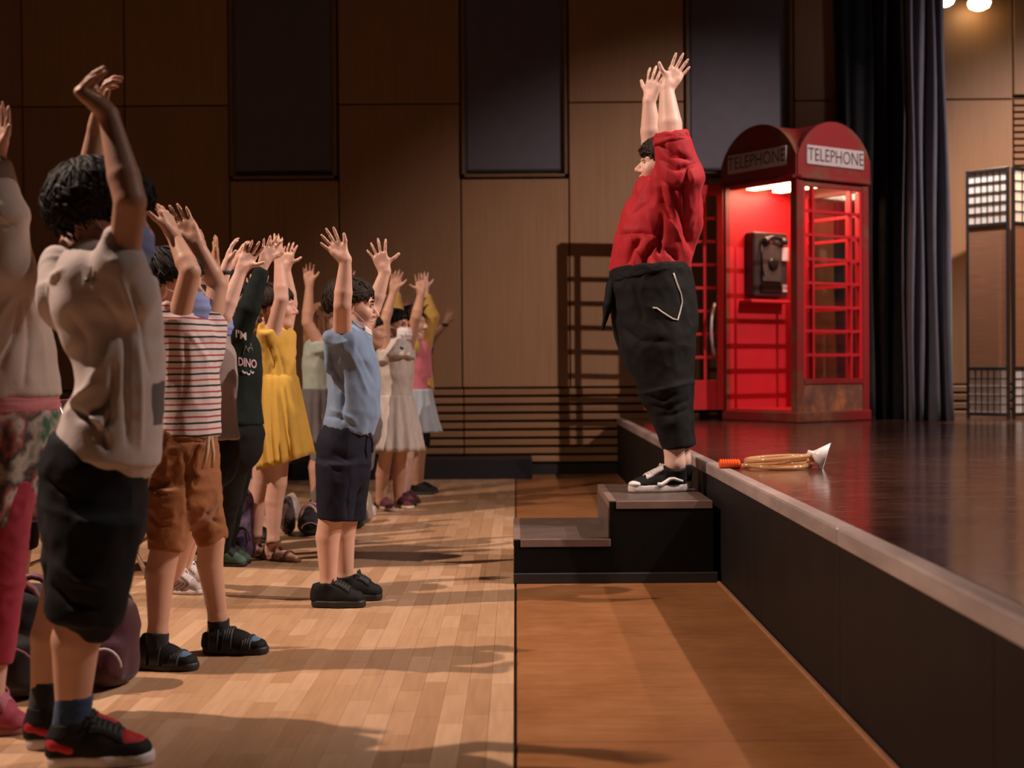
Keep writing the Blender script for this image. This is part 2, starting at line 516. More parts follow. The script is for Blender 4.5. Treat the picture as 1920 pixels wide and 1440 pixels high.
for L in plen:
    mb = MB().box((0.0004, 0.0004, -0.014), (PW-0.0004, L-0.0004, 0.0))
    me = bpy.data.meshes.new('plank'); me.from_pydata(mb.V, [], mb.F); me.update(); me.materials.append(MAP1); pmesh.append(me)
cand = []
ncol = 105
for c in range(ncol):
    x = -0.012-(c+1)*PW
    y = 2.55-rs.random()*0.5
    while y < WY-0.05:
        i = rs.randrange(4); L = plen[i]
        cand.append((x, y, i)); y += L
def shown(c):
    x, y, i = c; yy = y+plen[i]/2
    p = proj(np.array([[x+PW/2, yy, 0]])); px, py = p[0][0], p[1][0]
    if yy < 2.9 or not (-60 < px < 1000 and py < 1475): return 0
    return plen[i]/(yy**3)
order = sorted(cand, key=shown, reverse=True)
near = set(order[:300])
mb = MB()
for c in cand:
    x, y, i = c; L = plen[i]
    if c in near:
        o = bpy.data.objects.new('plank', pmesh[i]); COL.objects.link(o); o.parent = floor; o.location = (x, y, 0)
    else:
        mb.box((x+0.0004, y+0.0004, -0.014), (x+PW-0.0004, min(y+L, WY-0.01)-0.0004, 0.0))
o = mb.build('plank_field', MAP2, floor); o['kind'] = 'stuff'

def hardboard(name, cols, rough, scratch=0.25, spec=0.5):
    m, nt, b = base_mat(name)
    n = noise(nt, 2.2, 8, rough=0.65)
    r = ramp(nt, n.outputs[0], [(0.3, cols[0]), (0.5, cols[1]), (0.72, cols[2])])
    nt.links.new(r.outputs[0], b.inputs['Base Color'])
    n2 = noise(nt, 5.0, 8, stretch=(1, 6, 1), rough=0.7)
    mr = nt.nodes.new('ShaderNodeMapRange'); mr.inputs[1].default_value = 0.35; mr.inputs[2].default_value = 0.7
    mr.inputs[3].default_value = rough-0.05; mr.inputs[4].default_value = rough+scratch
    nt.links.new(n2.outputs[0], mr.inputs[0]); nt.links.new(mr.outputs[0], b.inputs['Roughness'])
    setin(b, 'Specular IOR Level', spec)
    n3 = noise(nt, 30, 4); bump(nt, b, n3.outputs[0], 0.05, 0.003)
    _mats[name] = m; return m
HB = hardboard('floor_hardboard', [(0.20, 0.075, 0.024), (0.26, 0.104, 0.035), (0.32, 0.142, 0.056)], 0.34, 0.25)
SX = 0.872; SZ = 0.488
ya = ground(1100, 1204)[1]; yb = ground(1100, 1391)[1]; pit = ya-yb
ys = [yb-pit]+[yb+i*pit for i in range(0, 8)]
for y0, y1 in zip(ys[:-1], ys[1:]):
    if y0 > WY-0.1: break
    y1 = min(y1, WY-0.03)
    MB().box((-0.003, y0+0.0015, -0.014), (SX-0.006, y1-0.0015, 0.0), bev=0.0025).build('hardboard_sheet', HB, floor)
tr = MB().box((SX-0.012, -0.5, -0.01), (SX+0.004, WY-0.05, 0.006), bev=0.003).build('trim_1', plain('stage_foot_trim', (0.30, 0.14, 0.07), 0.4)); tag(tr, kind='structure')

# ------------------------------------------------------------------ stage
STB = 12.05
SR = 7.5
STOP = hardboard('stage_hardboard', [(0.040, 0.014, 0.009), (0.060, 0.022, 0.014), (0.085, 0.034, 0.021)], 0.14, 0.20, 1.0)
for _n in STOP.node_tree.nodes:
    if _n.type == 'BSDF_PRINCIPLED': setin(_n, 'Coat Weight', 0.6); setin(_n, 'Coat Roughness', 0.15)
SFACE = plain('stage_face_paint', (0.007, 0.0045, 0.0035), 0.6, 0, 0.25, 6, 0.05, 40, spec=0.25)
EDGE = plain('stage_edge_strip', (0.30, 0.235, 0.215), 0.42, 0, 0.3, 9, 0.2, 60, stretch=(1, 0.25, 1))
stage = empty('stage', (SX, 6.0, 0), 'low black stage with a worn grey edge strip and glossy dark deck', 'stage')
def stbox(name, lo, hi, mat, bev=0.0):
    return MB().box(lo, hi, bev=bev).build(name, mat, stage, world=True)
stbox('core', (SX+0.03, -0.5, 0), (SR, STB, SZ-0.02), GAP)
sy = [-0.5, ground(1560, 1000, SZ)[1]]
sy[1] = 3.78
ye = [1.34, 3.78, 6.22, 8.66, 11.1, STB]
for y0, y1 in zip([-0.5]+ye[:-1], ye):
    stbox('edge_strip', (SX, y0+0.0015, SZ-0.052), (SX+0.058, y1-0.0015, SZ+0.001), EDGE, 0.006)
yf = [0.12, 1.34, 2.56, 3.78, 5.0, 6.22, 7.44, 8.66, 9.88, 11.1, STB]
for y0, y1 in zip(yf[:-1], yf[1:]):
    stbox('front_panel', (SX+0.008, y0+0.001, 0.0), (SX+0.035, y1-0.001, SZ-0.05), SFACE, 0.002)
xd = [SX+0.058, 2.09, 3.31, 4.53, 5.75, SR]
yd = [-0.5, 1.34, 3.78, 6.22, 8.66, STB]
for x0, x1 in zip(xd[:-1], xd[1:]):
    for y0, y1 in zip(yd[:-1], yd[1:]):
        stbox('deck_sheet', (x0+0.0008, y0+0.0008, SZ-0.022), (x1-0.0008, y1-0.0008, SZ), STOP)

# steps up to the stage
STEPB = plain('step_black_paint', (0.003, 0.0028, 0.0028), 0.6, 0, 0.2, spec=0.2)
TREAD = plain('step_tread', (0.10, 0.07, 0.06), 0.40, 0, 0.2, 8, 0.1, 80)
TEDGE = plain('step_edge', (0.22, 0.15, 0.125), 0.4, 0, 0.15, 10)
Y0s, Y1s = 5.97, 6.83
Z1s, Z2s = 0.190, 0.352
XA, XB, XC = -0.012, 0.404, 0.845
steps = empty('stage_steps', (0.4, 6.4, 0), 'two black wooden steps with grey treads leading up to the stage', 'steps')
def sb(name, lo, hi, mat, bev=0.0): return MB().box(lo, hi, bev=bev).build(name, mat, steps, world=True)
sb('plinth', (XA-0.004, Y0s-0.012, 0), (XC+0.02, Y1s+0.01, 0.045), plain('plinth_grey_black', (0.02, 0.02, 0.021), 0.5), 0.003)
sb('lower_box', (XA, Y0s, 0.045), (XB, Y1s, Z1s-0.032), STEPB)
sb('upper_box', (XB-0.001, Y0s, 0.045), (XC, Y1s, Z2s-0.032), STEPB)
sb('lower_tread', (XA+0.028, Y0s, Z1s-0.032), (XB, Y1s, Z1s), TREAD, 0.002)
sb('upper_tread', (XB+0.026, Y0s, Z2s-0.032), (XC, Y1s, Z2s), TREAD, 0.002)
for x, z in ((XA, Z1s), (XB, Z2s)):
    sb('corner_block', (x-0.001, Y0s, z-0.034), (x+0.026, Y0s+0.02, z-0.004), STEPB)
    sb('nosing', (x-0.004, Y0s+0.02, z-0.032), (x+0.028, Y1s, z+0.001), TEDGE, 0.002)
for x0, x1, z in ((XA+0.028, XB, Z1s), (XB+0.026, XC, Z2s)):
    sb('tread_edge', (x0, Y0s-0.003, z-0.033), (x1, Y0s+0.012, z+0.001), TEDGE, 0.002)
sb('riser', (XB-0.006, Y0s+0.01, Z1s), (XB+0.01, Y1s, Z2s-0.03), TREAD)

# black low box by the rear wall
pa = ground(998, 884); 
bench = MB().box((wx(560), WY-0.5, 0), (at(998, 860, WY-0.5)[0], WY-0.05, 0.165), bev=0.006).build('platform_box', plain('box_black', (0.010, 0.010, 0.014), 0.45))
tag(bench, 'long low black box lying along the foot of the rear wall', 'platform')

# ------------------------------------------------------------------ telephone booth
RED_IN = plain('booth_red_inside', (0.52, 0.012, 0.020), 0.45, 0, 0.06, 4)
def worn_red():
    m, nt, b = base_mat('booth_red_worn')
    n = noise(nt, 3.2, 7, rough=0.62)
    r = ramp(nt, n.outputs[0], [(0.36, (0.26, 0.012, 0.014)), (0.50, (0.22, 0.020, 0.016)), (0.60, (0.18, 0.055, 0.03)), (0.76, (0.30, 0.12, 0.06))])
    nt.links.new(r.outputs[0], b.inputs['Base Color']); setin(b, 'Roughness', 0.45)
    n2 = noise(nt, 40, 4); bump(nt, b, n2.outputs[0], 0.2, 0.004)
    return m
def worn_panel():
    m, nt, b = base_mat('booth_panel_worn')
    n = noise(nt, 5.0, 7, rough=0.62)
    r = ramp(nt, n.outputs[0], [(0.36, (0.14, 0.045, 0.03)), (0.50, (0.20, 0.08, 0.05)), (0.62, (0.42, 0.14, 0.05)), (0.76, (0.5, 0.22, 0.1))])
    nt.links.new(r.outputs[0], b.inputs['Base Color']); setin(b, 'Roughness', 0.5)
    return m
REDW = worn_red(); REDP = worn_panel()
REDD = REDW
def clearglass(name, tint=(0.97, 0.97, 0.97), gl=0.07):
    m = bpy.data.materials.new(name); m.use_nodes = True; nt = m.node_tree
    nt.nodes.remove(nt.nodes['Principled BSDF'])
    t = nt.nodes.new('ShaderNodeBsdfTransparent'); t.inputs[0].default_value = (*tint, 1)
    g = nt.nodes.new('ShaderNodeBsdfGlossy'); g.inputs['Roughness'].default_value = 0.08
    mx = nt.nodes.new('ShaderNodeMixShader'); mx.inputs[0].default_value = gl
    nt.links.new(t.outputs[0], mx.inputs[1]); nt.links.new(g.outputs[0], mx.inputs[2])
    nt.links.new(mx.outputs[0], nt.nodes['Material Output'].inputs[0]); return m
GLASS = clearglass('booth_glass')
BW = 0.826; hw = BW/2; PH = 1.90; TOPZ = 2.36
phi = math.radians(-55)
ex = np.array([math.cos(phi), math.sin(phi), 0]); ey = np.array([-math.sin(phi), math.cos(phi), 0])
Ncorner = at(1496, 700, 10.72); Ncorner[2] = SZ
bc = Ncorner-ex*hw+ey*hw
booth = empty('telephone_booth', bc, 'tall red telephone booth with an arched roof, lit inside, door open', 'phone booth', rz=phi)
def bb(name, lo, hi, mat, parent=None, bev=0.0):
    return MB().box(lo, hi, bev=bev).build(name, mat, parent or booth)
P = 0.075
for sx in (-1, 1):
    for sy_ in (-1, 1):
        x0 = sx*hw if sx < 0 else hw-P; y0 = sy_*hw if sy_ < 0 else hw-P
        if sx < 0 and sy_ < 0: bb('corner_post', (x0, y0, 0), (x0+0.034, y0+0.05, PH), REDW, bev=0.004)
        else: bb('corner_post', (x0, y0, 0), (x0+P, y0+P, PH), REDW, bev=0.006)
bb('base', (-hw-0.012, -hw-0.012, 0), (hw+0.012, hw+0.012, 0.085), REDW, bev=0.01)
bb('back_wall_solid', (-hw+0.012, -hw+0.045, 0.08), (-hw+0.035, hw-P, PH), RED_IN)   # wall that carries the phone
bb('floor_plate', (-hw+0.03, -hw+0.03, 0.085), (hw-0.03, hw-0.03, 0.095), RED_IN)
# glazed sides: right (local +x) and rear (local +y)
Z0w, Z1w = 0.34, 1.84
def glazed(side):
    par = booth
    def bx(name, u0, u1, z0, z1, t0, t1, mat, bev=0.0):
        if side == 'x': return bb(name, (hw-t1, u0, z0), (hw-t0, u1, z1), mat, par, bev)
        return bb(name, (u0, hw-t1, z0), (u1, hw-t0, z1), mat, par, bev)
    U0, U1 = -hw+P, hw-P
    bx('kick_panel', U0, U1, 0.08, Z0w-0.03, 0.012, 0.035, REDP)
    bx('kick_panel_lining', U0, U1, 0.09, Z0w-0.03, 0.036, 0.045, RED_IN)
    bx('top_rail', U0, U1, Z1w, PH, 0.01, 0.05, REDD)
    bx('bottom_rail', U0, U1, Z0w-0.04, Z0w, 0.0, 0.055, REDW)
    fw = 0.03
    for u in (U0, U1-fw): bx('window_stile', u, u+fw, Z0w, Z1w, 0.012, 0.05, RED_IN)
    us = [U0+fw, U0+fw+0.09, U1-fw-0.09, U1-fw]
    for u in us[1:3]: bx('glazing_bar', u-0.011, u+0.011, Z0w, Z1w, 0.015, 0.05, RED_IN)
    rows = 8; dz = (Z1w-Z0w)/rows
    for i in range(1, rows): bx('glazing_bar', U0+fw, U1-fw, Z0w+i*dz-0.011, Z0w+i*dz+0.011, 0.018, 0.046, RED_IN)
    for i in range(rows):
        for a, b in zip(us[:-1], us[1:]):
            bx('pane', a+0.006, b-0.006, Z0w+i*dz+0.006, Z0w+(i+1)*dz-0.006, 0.030, 0.034, GLASS)
glazed('x'); glazed('y')
# front jamb and header
bb('header', (-hw+P, -hw+0.004, PH-0.02), (hw-P, -hw+0.06, PH), REDD)
# pediments (four arched faces) and vaulted roof
def arc(u):
    R = (hw*hw+0.28**2)/(2*0.28); return TOPZ-0.28-0.0+math.sqrt(max(R*R-u*u, 0))-(R-0.28)
ZS = TOPZ-0.28
prof = [(-hw, PH), (hw, PH)]+[(hw-BW*i/20.0, arc(hw-BW*i/20.0)) for i in range(21)]
SIGN = plain('sign_glass', (0.50, 0.42, 0.40), 0.4, 0, 0.06, 10)
LETR = plain('sign_letter', (0.065, 0.03, 0.03), 0.5)
for k in range(4):
    rot = Matrix.Rotation(k*math.pi/2, 3, 'Z')
    mb = MB().prism(prof, -hw-0.012, -hw+0.03); mb.V = [tuple(rot @ Vector(v)) for v in mb.V]
    ped = mb.build('pediment', REDW, booth)
    if k in (0, 1, 3):
        s = MB().box((-0.325, -hw-0.026, 2.005), (0.325, -hw-0.008, 2.155), bev=0.004); s.V = [tuple(rot @ Vector(v)) for v in s.V]
        so = s.build('sign', SIGN, booth)
        if k < 2:
            tm = text_mesh('TELEPHONE', 0.115)
            R4 = rot @ Matrix.Rotation(math.pi/2, 3, 'X')
            for v in tm.vertices:
                p = R4 @ Vector((v.co.x*1.02, v.co.y*1.25, 0)); v.co = p + rot @ Vector((0, -hw-0.0275, 2.078))
            tm.materials.append(LETR)
            to = bpy.data.objects.new('lettering', tm); COL.objects.link(to); to.parent = so
        m2 = MB().box((-hw+0.01, -hw-0.03, PH-0.008), (hw-0.01, -hw+0.02, PH+0.022), bev=0.006); m2.V = [tuple(rot @ Vector(v)) for v in m2.V]
        m2.build('cornice', REDD, booth)
n = 28; V = []; F = []
for j in range(n+1):
    for i in range(n+1):
        x = -hw+BW*i/n; y = -hw+BW*j/n
        V.append((x, y, max(arc(x), arc(y))-0.006))
for j in range(n):
    for i in range(n): F.append((j*(n+1)+i, j*(n+1)+i+1, (j+1)*(n+1)+i+1, (j+1)*(n+1)+i))
mb = MB(); mb.add(V, F); mb.build('roof', REDW, booth, smooth=True)
# ceiling with two lit strips
bb('ceiling_board', (-hw+0.03, -hw+0.03, PH+0.02), (hw-0.03, hw-0.03, PH+0.04), RED_IN)
LAMP = plain('booth_lamp', (1, 0.8, 0.55), 0.5, 0, 0, 5, emit=(1.0, 0.66, 0.36), estr=13)
for y in (-0.20, 0.10):
    bb('light_strip', (-0.30, y-0.05, PH-0.012), (0.32, y+0.05, PH+0.02), LAMP)
bl = bpy.data.lights.new('booth_lamp_light', 'AREA'); bl.shape = 'RECTANGLE'; bl.size = 0.6; bl.size_y = 0.45
bl.energy = 11; bl.color = (1.0, 0.60, 0.42)
blo = bpy.data.objects.new('booth_lamp_light', bl); COL.objects.link(blo); blo.parent = booth; blo.location = (0, 0.0, PH-0.02)
# open door
Lc = np.array([-hw+0.01, -hw-0.005])
dw = bc+ex*Lc[0]+ey*Lc[1]
DOORL = 0.655
droot = bpy.data.objects.new('door', None); COL.objects.link(droot); droot.parent = booth; droot.empty_display_size = 0.05
droot.location = (Lc[0], Lc[1], 0); droot.rotation_euler = (0, 0, math.radians(178)-phi)
REDDOOR = plain('door_red', (0.50, 0.018, 0.020), 0.4, 0, 0.12, 6)
dz0, dz1 = 0.085, 1.93
def db(name, lo, hi, mat, bev=0.0): return MB().box(lo, hi, bev=bev).build(name, mat, droot)
db('door_stile', (0, -0.02, dz0), (0.055, 0.02, dz1), REDDOOR, 0.004)
db('door_stile', (DOORL-0.055, -0.02, dz0), (DOORL, 0.02, dz1), REDDOOR, 0.004)
db('door_kick_panel', (0.055, -0.016, dz0), (DOORL-0.055, 0.016, 0.33), REDDOOR, 0.004)
db('door_top_rail', (0.055, -0.02, dz1-0.085), (DOORL-0.055, 0.02, dz1), REDDOOR, 0.004)
us = [0.055, 0.15, DOORL-0.15, DOORL-0.055]; rows = 8; ddz = (dz1-0.085-0.33)/rows
for u in us[1:3]: db('glazing_bar', (u-0.013, -0.014, 0.33), (u+0.013, 0.014, dz1-0.085), REDDOOR)
for i in range(1, rows): db('glazing_bar', (0.055, -0.012, 0.33+i*ddz-0.012), (DOORL-0.055, 0.012, 0.33+i*ddz+0.012), REDDOOR)
for i in range(rows):
    for a, b in zip(us[:-1], us[1:]):
        db('pane', (a+0.008, -0.002, 0.33+i*ddz+0.008), (b-0.008, 0.002, 0.33+(i+1)*ddz-0.008), GLASS)
hp = [(0.075+0.035*math.sin(t*math.pi)*1.0, 0.02+0.05*math.sin(t*math.pi), 0.52+0.44*t) for t in np.linspace(0, 1, 12)]
MB().tube(hp, 0.012).build('door_handle', plain('handle_pale_grey', (0.5, 0.46, 0.45), 0.35, 0.5), droot, smooth=True)

# pay phone on the inner wall
PHB = plain('phone_grey_brown', (0.040, 0.032, 0.030), 0.38, 0.3, 0.15)
PHP = plain('phone_plate', (0.085, 0.070, 0.065), 0.35, 0.4, 0.12)
PHK = plain('phone_black', (0.008, 0.008, 0.008), 0.25)
CHR = plain('chrome', (0.75, 0.73, 0.70), 0.15, 1.0)
pyc = -0.005
pw = bc+ex*(-hw+0.035)+ey*pyc; pw[2] = SZ+1.02
phone = empty('pay_phone', pw, 'dark grey pay phone with black handset inside the telephone booth', 'telephone', rz=phi)
def pbx(name, lo, hi, mat, par=phone, bev=0.006): return MB().box(lo, hi, bev=bev).build(name, mat, par)
pbx('housing', (0, -0.195, 0), (0.11, 0.195, 0.53), PHB, bev=0.012)
pbx('front_plate', (0.118, -0.12, 0.12), (0.135, 0.10, 0.42), PHP)
pbx('coin_return', (0.118, -0.13, 0.03), (0.128, 0.11, 0.11), PHK)
pbx('coin_slot', (0.118, 0.12, 0.42), (0.126, 0.19, 0.47), CHR, bev=0.002)
pbx('price_card', (0.118, 0.115, 0.30), (0.123, 0.195, 0.41), plain('card_white', (0.55, 0.42, 0.42), 0.5), bev=0)
pbx('lower_card', (0.118, 0.12, 0.04), (0.123, 0.17, 0.10), plain('card_white', (0.55, 0.42, 0.42), 0.5), bev=0)
MB().lathe([(0.052, 0.133), (0.055, 0.145), (0.045, 0.155), (0.02, 0.158)], 20, 'x', (0, -0.005, 0.265)).build('dial', PHK, phone, smooth=True)
hs = [(0.155, -0.10+0.2*t, 0.465+0.022*math.sin(t*math.pi)) for t in np.linspace(0, 1, 9)]
ho = MB().tube(hs, 0.018, 10).build('handset', PHK, phone, smooth=True)
for yy in (-0.10, 0.10):
    MB().lathe([(0.018, 0.488), (0.034, 0.47), (0.036, 0.44), (0.03, 0.428)], 14, 'z', (0.155, yy, 0)).build('handset_cup', PHK, ho, smooth=True)
for yy in (-0.055, 0.055):
    pbx('cradle_hook', (0.115, yy-0.012, 0.425), (0.165, yy+0.012, 0.455), CHR, bev=0.003)
cd = [(0.13, -0.12, 0.44), (0.15, -0.15, 0.36), (0.15, -0.14, 0.22), (0.13, -0.10, 0.16)]
MB().tube(cd, 0.006).build('cord', PHK, phone, smooth=True)
sh = bb('shelf', (-hw+0.03, pyc-0.26, 0.965), (-hw+0.18, pyc+0.24, 0.99), RED_IN, bev=0.004)

# ------------------------------------------------------------------ curtains
def curtain(name, x0, x1, y, zb, zt, folds, amp, mat, label, taper=0.0, flare=0.0, seed=1):
    r = random.Random(seed); nu = folds*10; nv = 26
    ph = [r.uniform(-0.5, 0.5) for _ in range(folds+2)]; am = [r.uniform(0.6, 1.35) for _ in range(folds+2)]
    V = []; F = []
    for j in range(nv+1):
        t = j/nv; z = zb+(zt-zb)*t
        for i in range(nu+1):
            u = i/nu; k = u*folds; ki = int(min(k, folds-1))
            a = amp*am[ki]*(0.75+0.35*(1-t))
            yy = y+a*math.sin(2*math.pi*k+ph[ki]*0.6*math.sin(3*t))+0.02*math.sin(5*u+2*t)
            X = x0+(x1-x0)*u
            X += flare*max(0, u-0.55)/0.45*(1-t)**1.7+0.01*math.sin(2.5*z+9*u)
            V.append((X, yy, z))
    for j in range(nv):
        for i in range(nu):
            a = j*(nu+1)+i; F.append((a, a+1, a+nu+2, a+nu+1))
    mb = MB(); mb.add(V, F); o = mb.build(name, mat, smooth=True)
    m = o.modifiers.new('thickness', 'SOLIDIFY'); m.thickness = 0.006
    tag(o, label, 'curtain'); return o
VEL = cloth('curtain_black', (0.012, 0.011, 0.012), 0.95, 0.2, 0.2, 300, 0.05)
GREY = cloth('curtain_grey', (0.085, 0.082, 0.105), 0.85, 0.1, 0.2, 300, 0.2)
curtain('stage_curtain', at(1566, 500, 11.97)[0], at(1690, 500, 11.97)[0], 11.975, SZ, 6.3, 5, 0.028, VEL, 'black velour curtain hanging behind the telephone booth', seed=3)
curtain('stage_curtain', at(1640, 500, 11.30)[0], at(1722, 500, 11.30)[0], 11.33, SZ, 6.3, 3, 0.04, VEL, 'narrow black curtain strip between the booth and the grey curtain', seed=5)
curtain('stage_curtain', at(1695, 500, 11.02)[0], at(1766, 500, 11.02)[0], 11.02, SZ, 6.3, 4, 0.06, GREY, 'grey curtain with hanging folds beside the lattice folding screen', flare=0.09, seed=8)

# ------------------------------------------------------------------ folding screen with paper lattice
FRM = plain('screen_black_wood', (0.018, 0.012, 0.010), 0.4)
def papermat():
    m, nt, b = base_mat('rice_paper')
    n = noise(nt, 30, 4); r = ramp(nt, n.outputs[0], [(0.3, (0.80, 0.78, 0.77)), (0.7, (0.88, 0.86, 0.85))])
    nt.links.new(r.outputs[0], b.inputs['Base Color']); setin(b, 'Roughness', 0.8)
    t = nt.nodes.new('ShaderNodeBsdfTranslucent'); t.inputs[0].default_value = (0.85, 0.78, 0.68, 1)
    mx = nt.nodes.new('ShaderNodeMixShader'); mx.inputs[0].default_value = 0.58
    nt.links.new(b.outputs[0], mx.inputs[1]); nt.links.new(t.outputs[0], mx.inputs[2])
    nt.links.new(mx.outputs[0], nt.nodes['Material Output'].inputs[0]); return m
PAPER = papermat()
def reedmat():
    m, nt, b = base_mat('woven_reed')
    n = noise(nt, 3.0, 5, stretch=(1.5, 1.5, 45)); r = ramp(nt, n.outputs[0], [(0.3, (0.24, 0.125, 0.06)), (0.7, (0.40, 0.22, 0.11))])
    nt.links.new(r.outputs[0], b.inputs['Base Color']); setin(b, 'Roughness', 0.7)
    bump(nt, b, n.outputs[0], 0.4, 0.004)
    t = nt.nodes.new('ShaderNodeBsdfTranslucent'); t.inputs[0].default_value = (0.5, 0.26, 0.11, 1)
    mx = nt.nodes.new('ShaderNodeMixShader'); mx.inputs[0].default_value = 0.5
    nt.links.new(b.outputs[0], mx.inputs[1]); nt.links.new(t.outputs[0], mx.inputs[2])
    nt.links.new(mx.outputs[0], nt.nodes['Material Output'].inputs[0]); return m
REED = reedmat()
S0 = at(1813, 700, 11.55); S0[2] = SZ
screen = empty('folding_screen', S0, 'folding lattice screen with paper panes and woven panels on the stage', 'screen')
def screen_panel(p0, p1, H):
    d = p1-p0; W = math.hypot(d[0], d[1]); an = math.atan2(d[1], d[0])
    pr = bpy.data.objects.new('screen_panel', None); COL.objects.link(pr); pr.parent = screen; pr.empty_display_size = 0.05
    pr.location = tuple(p0-S0); pr.rotation_euler = (0, 0, an)
    def bx(name, lo, hi, mat, bev=0.0): return MB().box(lo, hi, bev=bev).build(name, mat, pr)
    fw = 0.024
    bx('stile', (0, -0.012, 0), (fw, 0.012, H), FRM, 0.002); bx('stile', (W-fw, -0.012, 0), (W, 0.012, H), FRM, 0.002)
    zz = [0.02, 0.40, 1.60, H]
    zA, zB = 0.395, H-0.475
    for z in (0.02, zA, zB, H-0.03): bx('rail', (fw, -0.012, z), (W-fw, 0.012, z+0.028), FRM, 0.002)
    bx('woven_panel', (fw, -0.003, zA+0.028), (W-fw, 0.003, zB), REED)
    pm = None
    for (z0, z1, nr) in ((0.048, zA, 5), (zB+0.028, H-0.03, 5)):
        nc = 6; dx = (W-2*fw)/nc; dz = (z1-z0)/nr
        for i in range(1, nc): bx('lattice_bar', (fw+i*dx-0.0035, -0.009, z0), (fw+i*dx+0.0035, 0.009, z1), FRM)
        for j in range(1, nr): bx('lattice_bar', (fw, -0.008, z0+j*dz-0.0035), (W-fw, 0.008, z0+j*dz+0.0035), FRM)
        me = None
        for i in range(nc):
            for j in range(nr):
                if me is None:
                    o = bx('pane', (0, -0.001, 0), (dx, 0.001, dz), PAPER); me = o.data
                else:
                    o = bpy.data.objects.new('pane', me); COL.objects.link(o); o.parent = pr
                o.location = (fw+i*dx, 0, z0+j*dz)
HS = 2.05
a0 = S0.copy(); a1 = at(1893, 700, 11.28); a1[2] = SZ
b0 = at(1899, 700, 11.27); b0[2] = SZ; b1 = at(1990, 700, 11.62); b1[2] = SZ
c0 = at(1996, 700, 11.62); c0[2] = SZ; c1 = at(2085, 700, 11.28); c1[2] = SZ
screen_panel(a0, a1, HS); screen_panel(b0, b1, HS); screen_panel(c0, c1, HS)

# ------------------------------------------------------------------ lamps hanging above the stage
def stage_lamp(px, py, Y, r, col, estr, watts, label, tgt, ang):
    c = at(px, py, Y)
    L = empty('stage_lamp', c, label, 'lamp')
    V = MB().lathe([(r*0.55, 0.20), (r*1.05, 0.17), (r*1.12, 0.02), (r*1.05, 0.0), (r*0.98, 0.012)], 24).build('housing', plain('lamp_housing', (0.02, 0.02, 0.02), 0.4, 0.6), L, smooth=False)
    MB().lathe([(r*0.30, 0.03), (r*0.85, 0.01), (r*0.95, -0.02), (r*0.80, -0.055), (r*0.4, -0.075), (0.004, -0.08)], 24).build('bulb', plain('lamp_bulb_'+label[:4], (1, 1, 1), 0.5, 0, 0, 5, emit=col, estr=estr), L, smooth=True)
    MB().tube([(0, 0, 0.19), (0, 0, 2.2)], 0.012).build('hanger', plain('lamp_housing', (0.02, 0.02, 0.02), 0.4, 0.6), L)
    s = spot('lamp_light', c+np.array([0, 0, -0.10]), tgt, watts, col, ang, 0.9, 0.05)
    s.parent = L; s.location = (0, 0, -0.10)
    return L
stage_lamp(1836, 2, 11.86, 0.102, (1.0, 0.66, 0.32), 13, 900, 'warm glowing lamp hanging over the folding screen', (4.05, 11.45, 2.2), 40)
stage_lamp(1772, -6, 11.24, 0.080, (0.78, 0.86, 1.0), 25, 520, 'bluish lamp hanging beside the grey curtain top', (3.92, 11.30, 1.2), 44)

# ------------------------------------------------------------------ hose horn on the stage
ORG = plain('orange_plastic', (0.85, 0.13, 0.02), 0.35, 0, 0.05)
WHT = plain('white_plastic', (0.78, 0.72, 0.70), 0.35, 0, 0.03)
def hosemat():
    m, nt, b = base_mat('clear_amber_hose')
    setin(b, 'Base Color', (0.85, 0.52, 0.27, 1)); setin(b, 'Roughness', 0.12); setin(b, 'Transmission Weight', 0.55); setin(b, 'IOR', 1.35)
    n = noise(nt, 20, 2); bump(nt, b, n.outputs[0], 0.05); return m
HOSE = hosemat()
h0 = ground(1440, 878, SZ)
horn = empty('hose_horn', h0, 'coiled clear hose horn with white funnel and orange grip lying on the stage', 'toy horn')
kx = h0[1]/FPX
def hp_(px, py_off, z): return (( px-1440)*kx, py_off, z)
pts = []
for i in range(60):
    t = i/59*2*math.pi*1.9
    rx = 62*kx*(1.0-0.03*i/59); ry = 0.13
    pts.append((20*kx+rx*math.cos(t+0.4), ry*math.sin(t+0.4), 0.012+0.030*(i/59)+0.010*(1+math.cos(t+0.4))))
pts = [hp_(1390, -0.02, 0.014)]+[hp_(1402, -0.035, 0.014)]+pts[28:]+[hp_(1510, -0.06, 0.035), hp_(1522, -0.07, 0.045)]
hb = MB().tube(pts, 0.0105, 10).build('hose', HOSE, horn, smooth=True)
ring = [(20*kx+60*kx*math.cos(t), 0.13*math.sin(t), 0.013+0.004*math.cos(2*t)) for t in np.linspace(0, 2*math.pi, 40)[:-1]]
MB().tube(ring, 0.0105, 10, closed=True).build('hose_coil', HOSE, horn, smooth=True)
fx = hp_(1516, -0.072, 0.048)
mbf = MB().lathe([(0.009, -0.02), (0.011, 0.0), (0.020, 0.012), (0.068, 0.062), (0.066, 0.062), (0.016, 0.012), (0.006, 0.0)], 28, 'x')
Rf = Matrix.Rotation(math.radians(18), 3, 'Y') @ Matrix.Rotation(math.radians(-14), 3, 'Z')
mbf.V = [tuple(Rf @ Vector(v) + Vector(fx) + Vector((0, 0, 0.02))) for v in mbf.V]
mbf.build('funnel', WHT, horn, smooth=True)
mg = MB()
gl = 40*kx
for k in range(1):
    prof_ = [(0.010, 0)]+[(0.0185, 0.003)]+[(0.0185, gl-0.003), (0.010, gl)]
    mg.lathe(prof_, 16, 'x', (hp_(1348, 0, 0)[0], 0.0, 0.0185))
for i in range(8):
    mg.lathe([(0.0185, 0), (0.0215, 0.002), (0.0215, 0.005), (0.0185, 0.007)], 16, 'x', (hp_(1348, 0, 0)[0]+0.004+i*(gl-0.012)/7.5, 0.0, 0.0205))
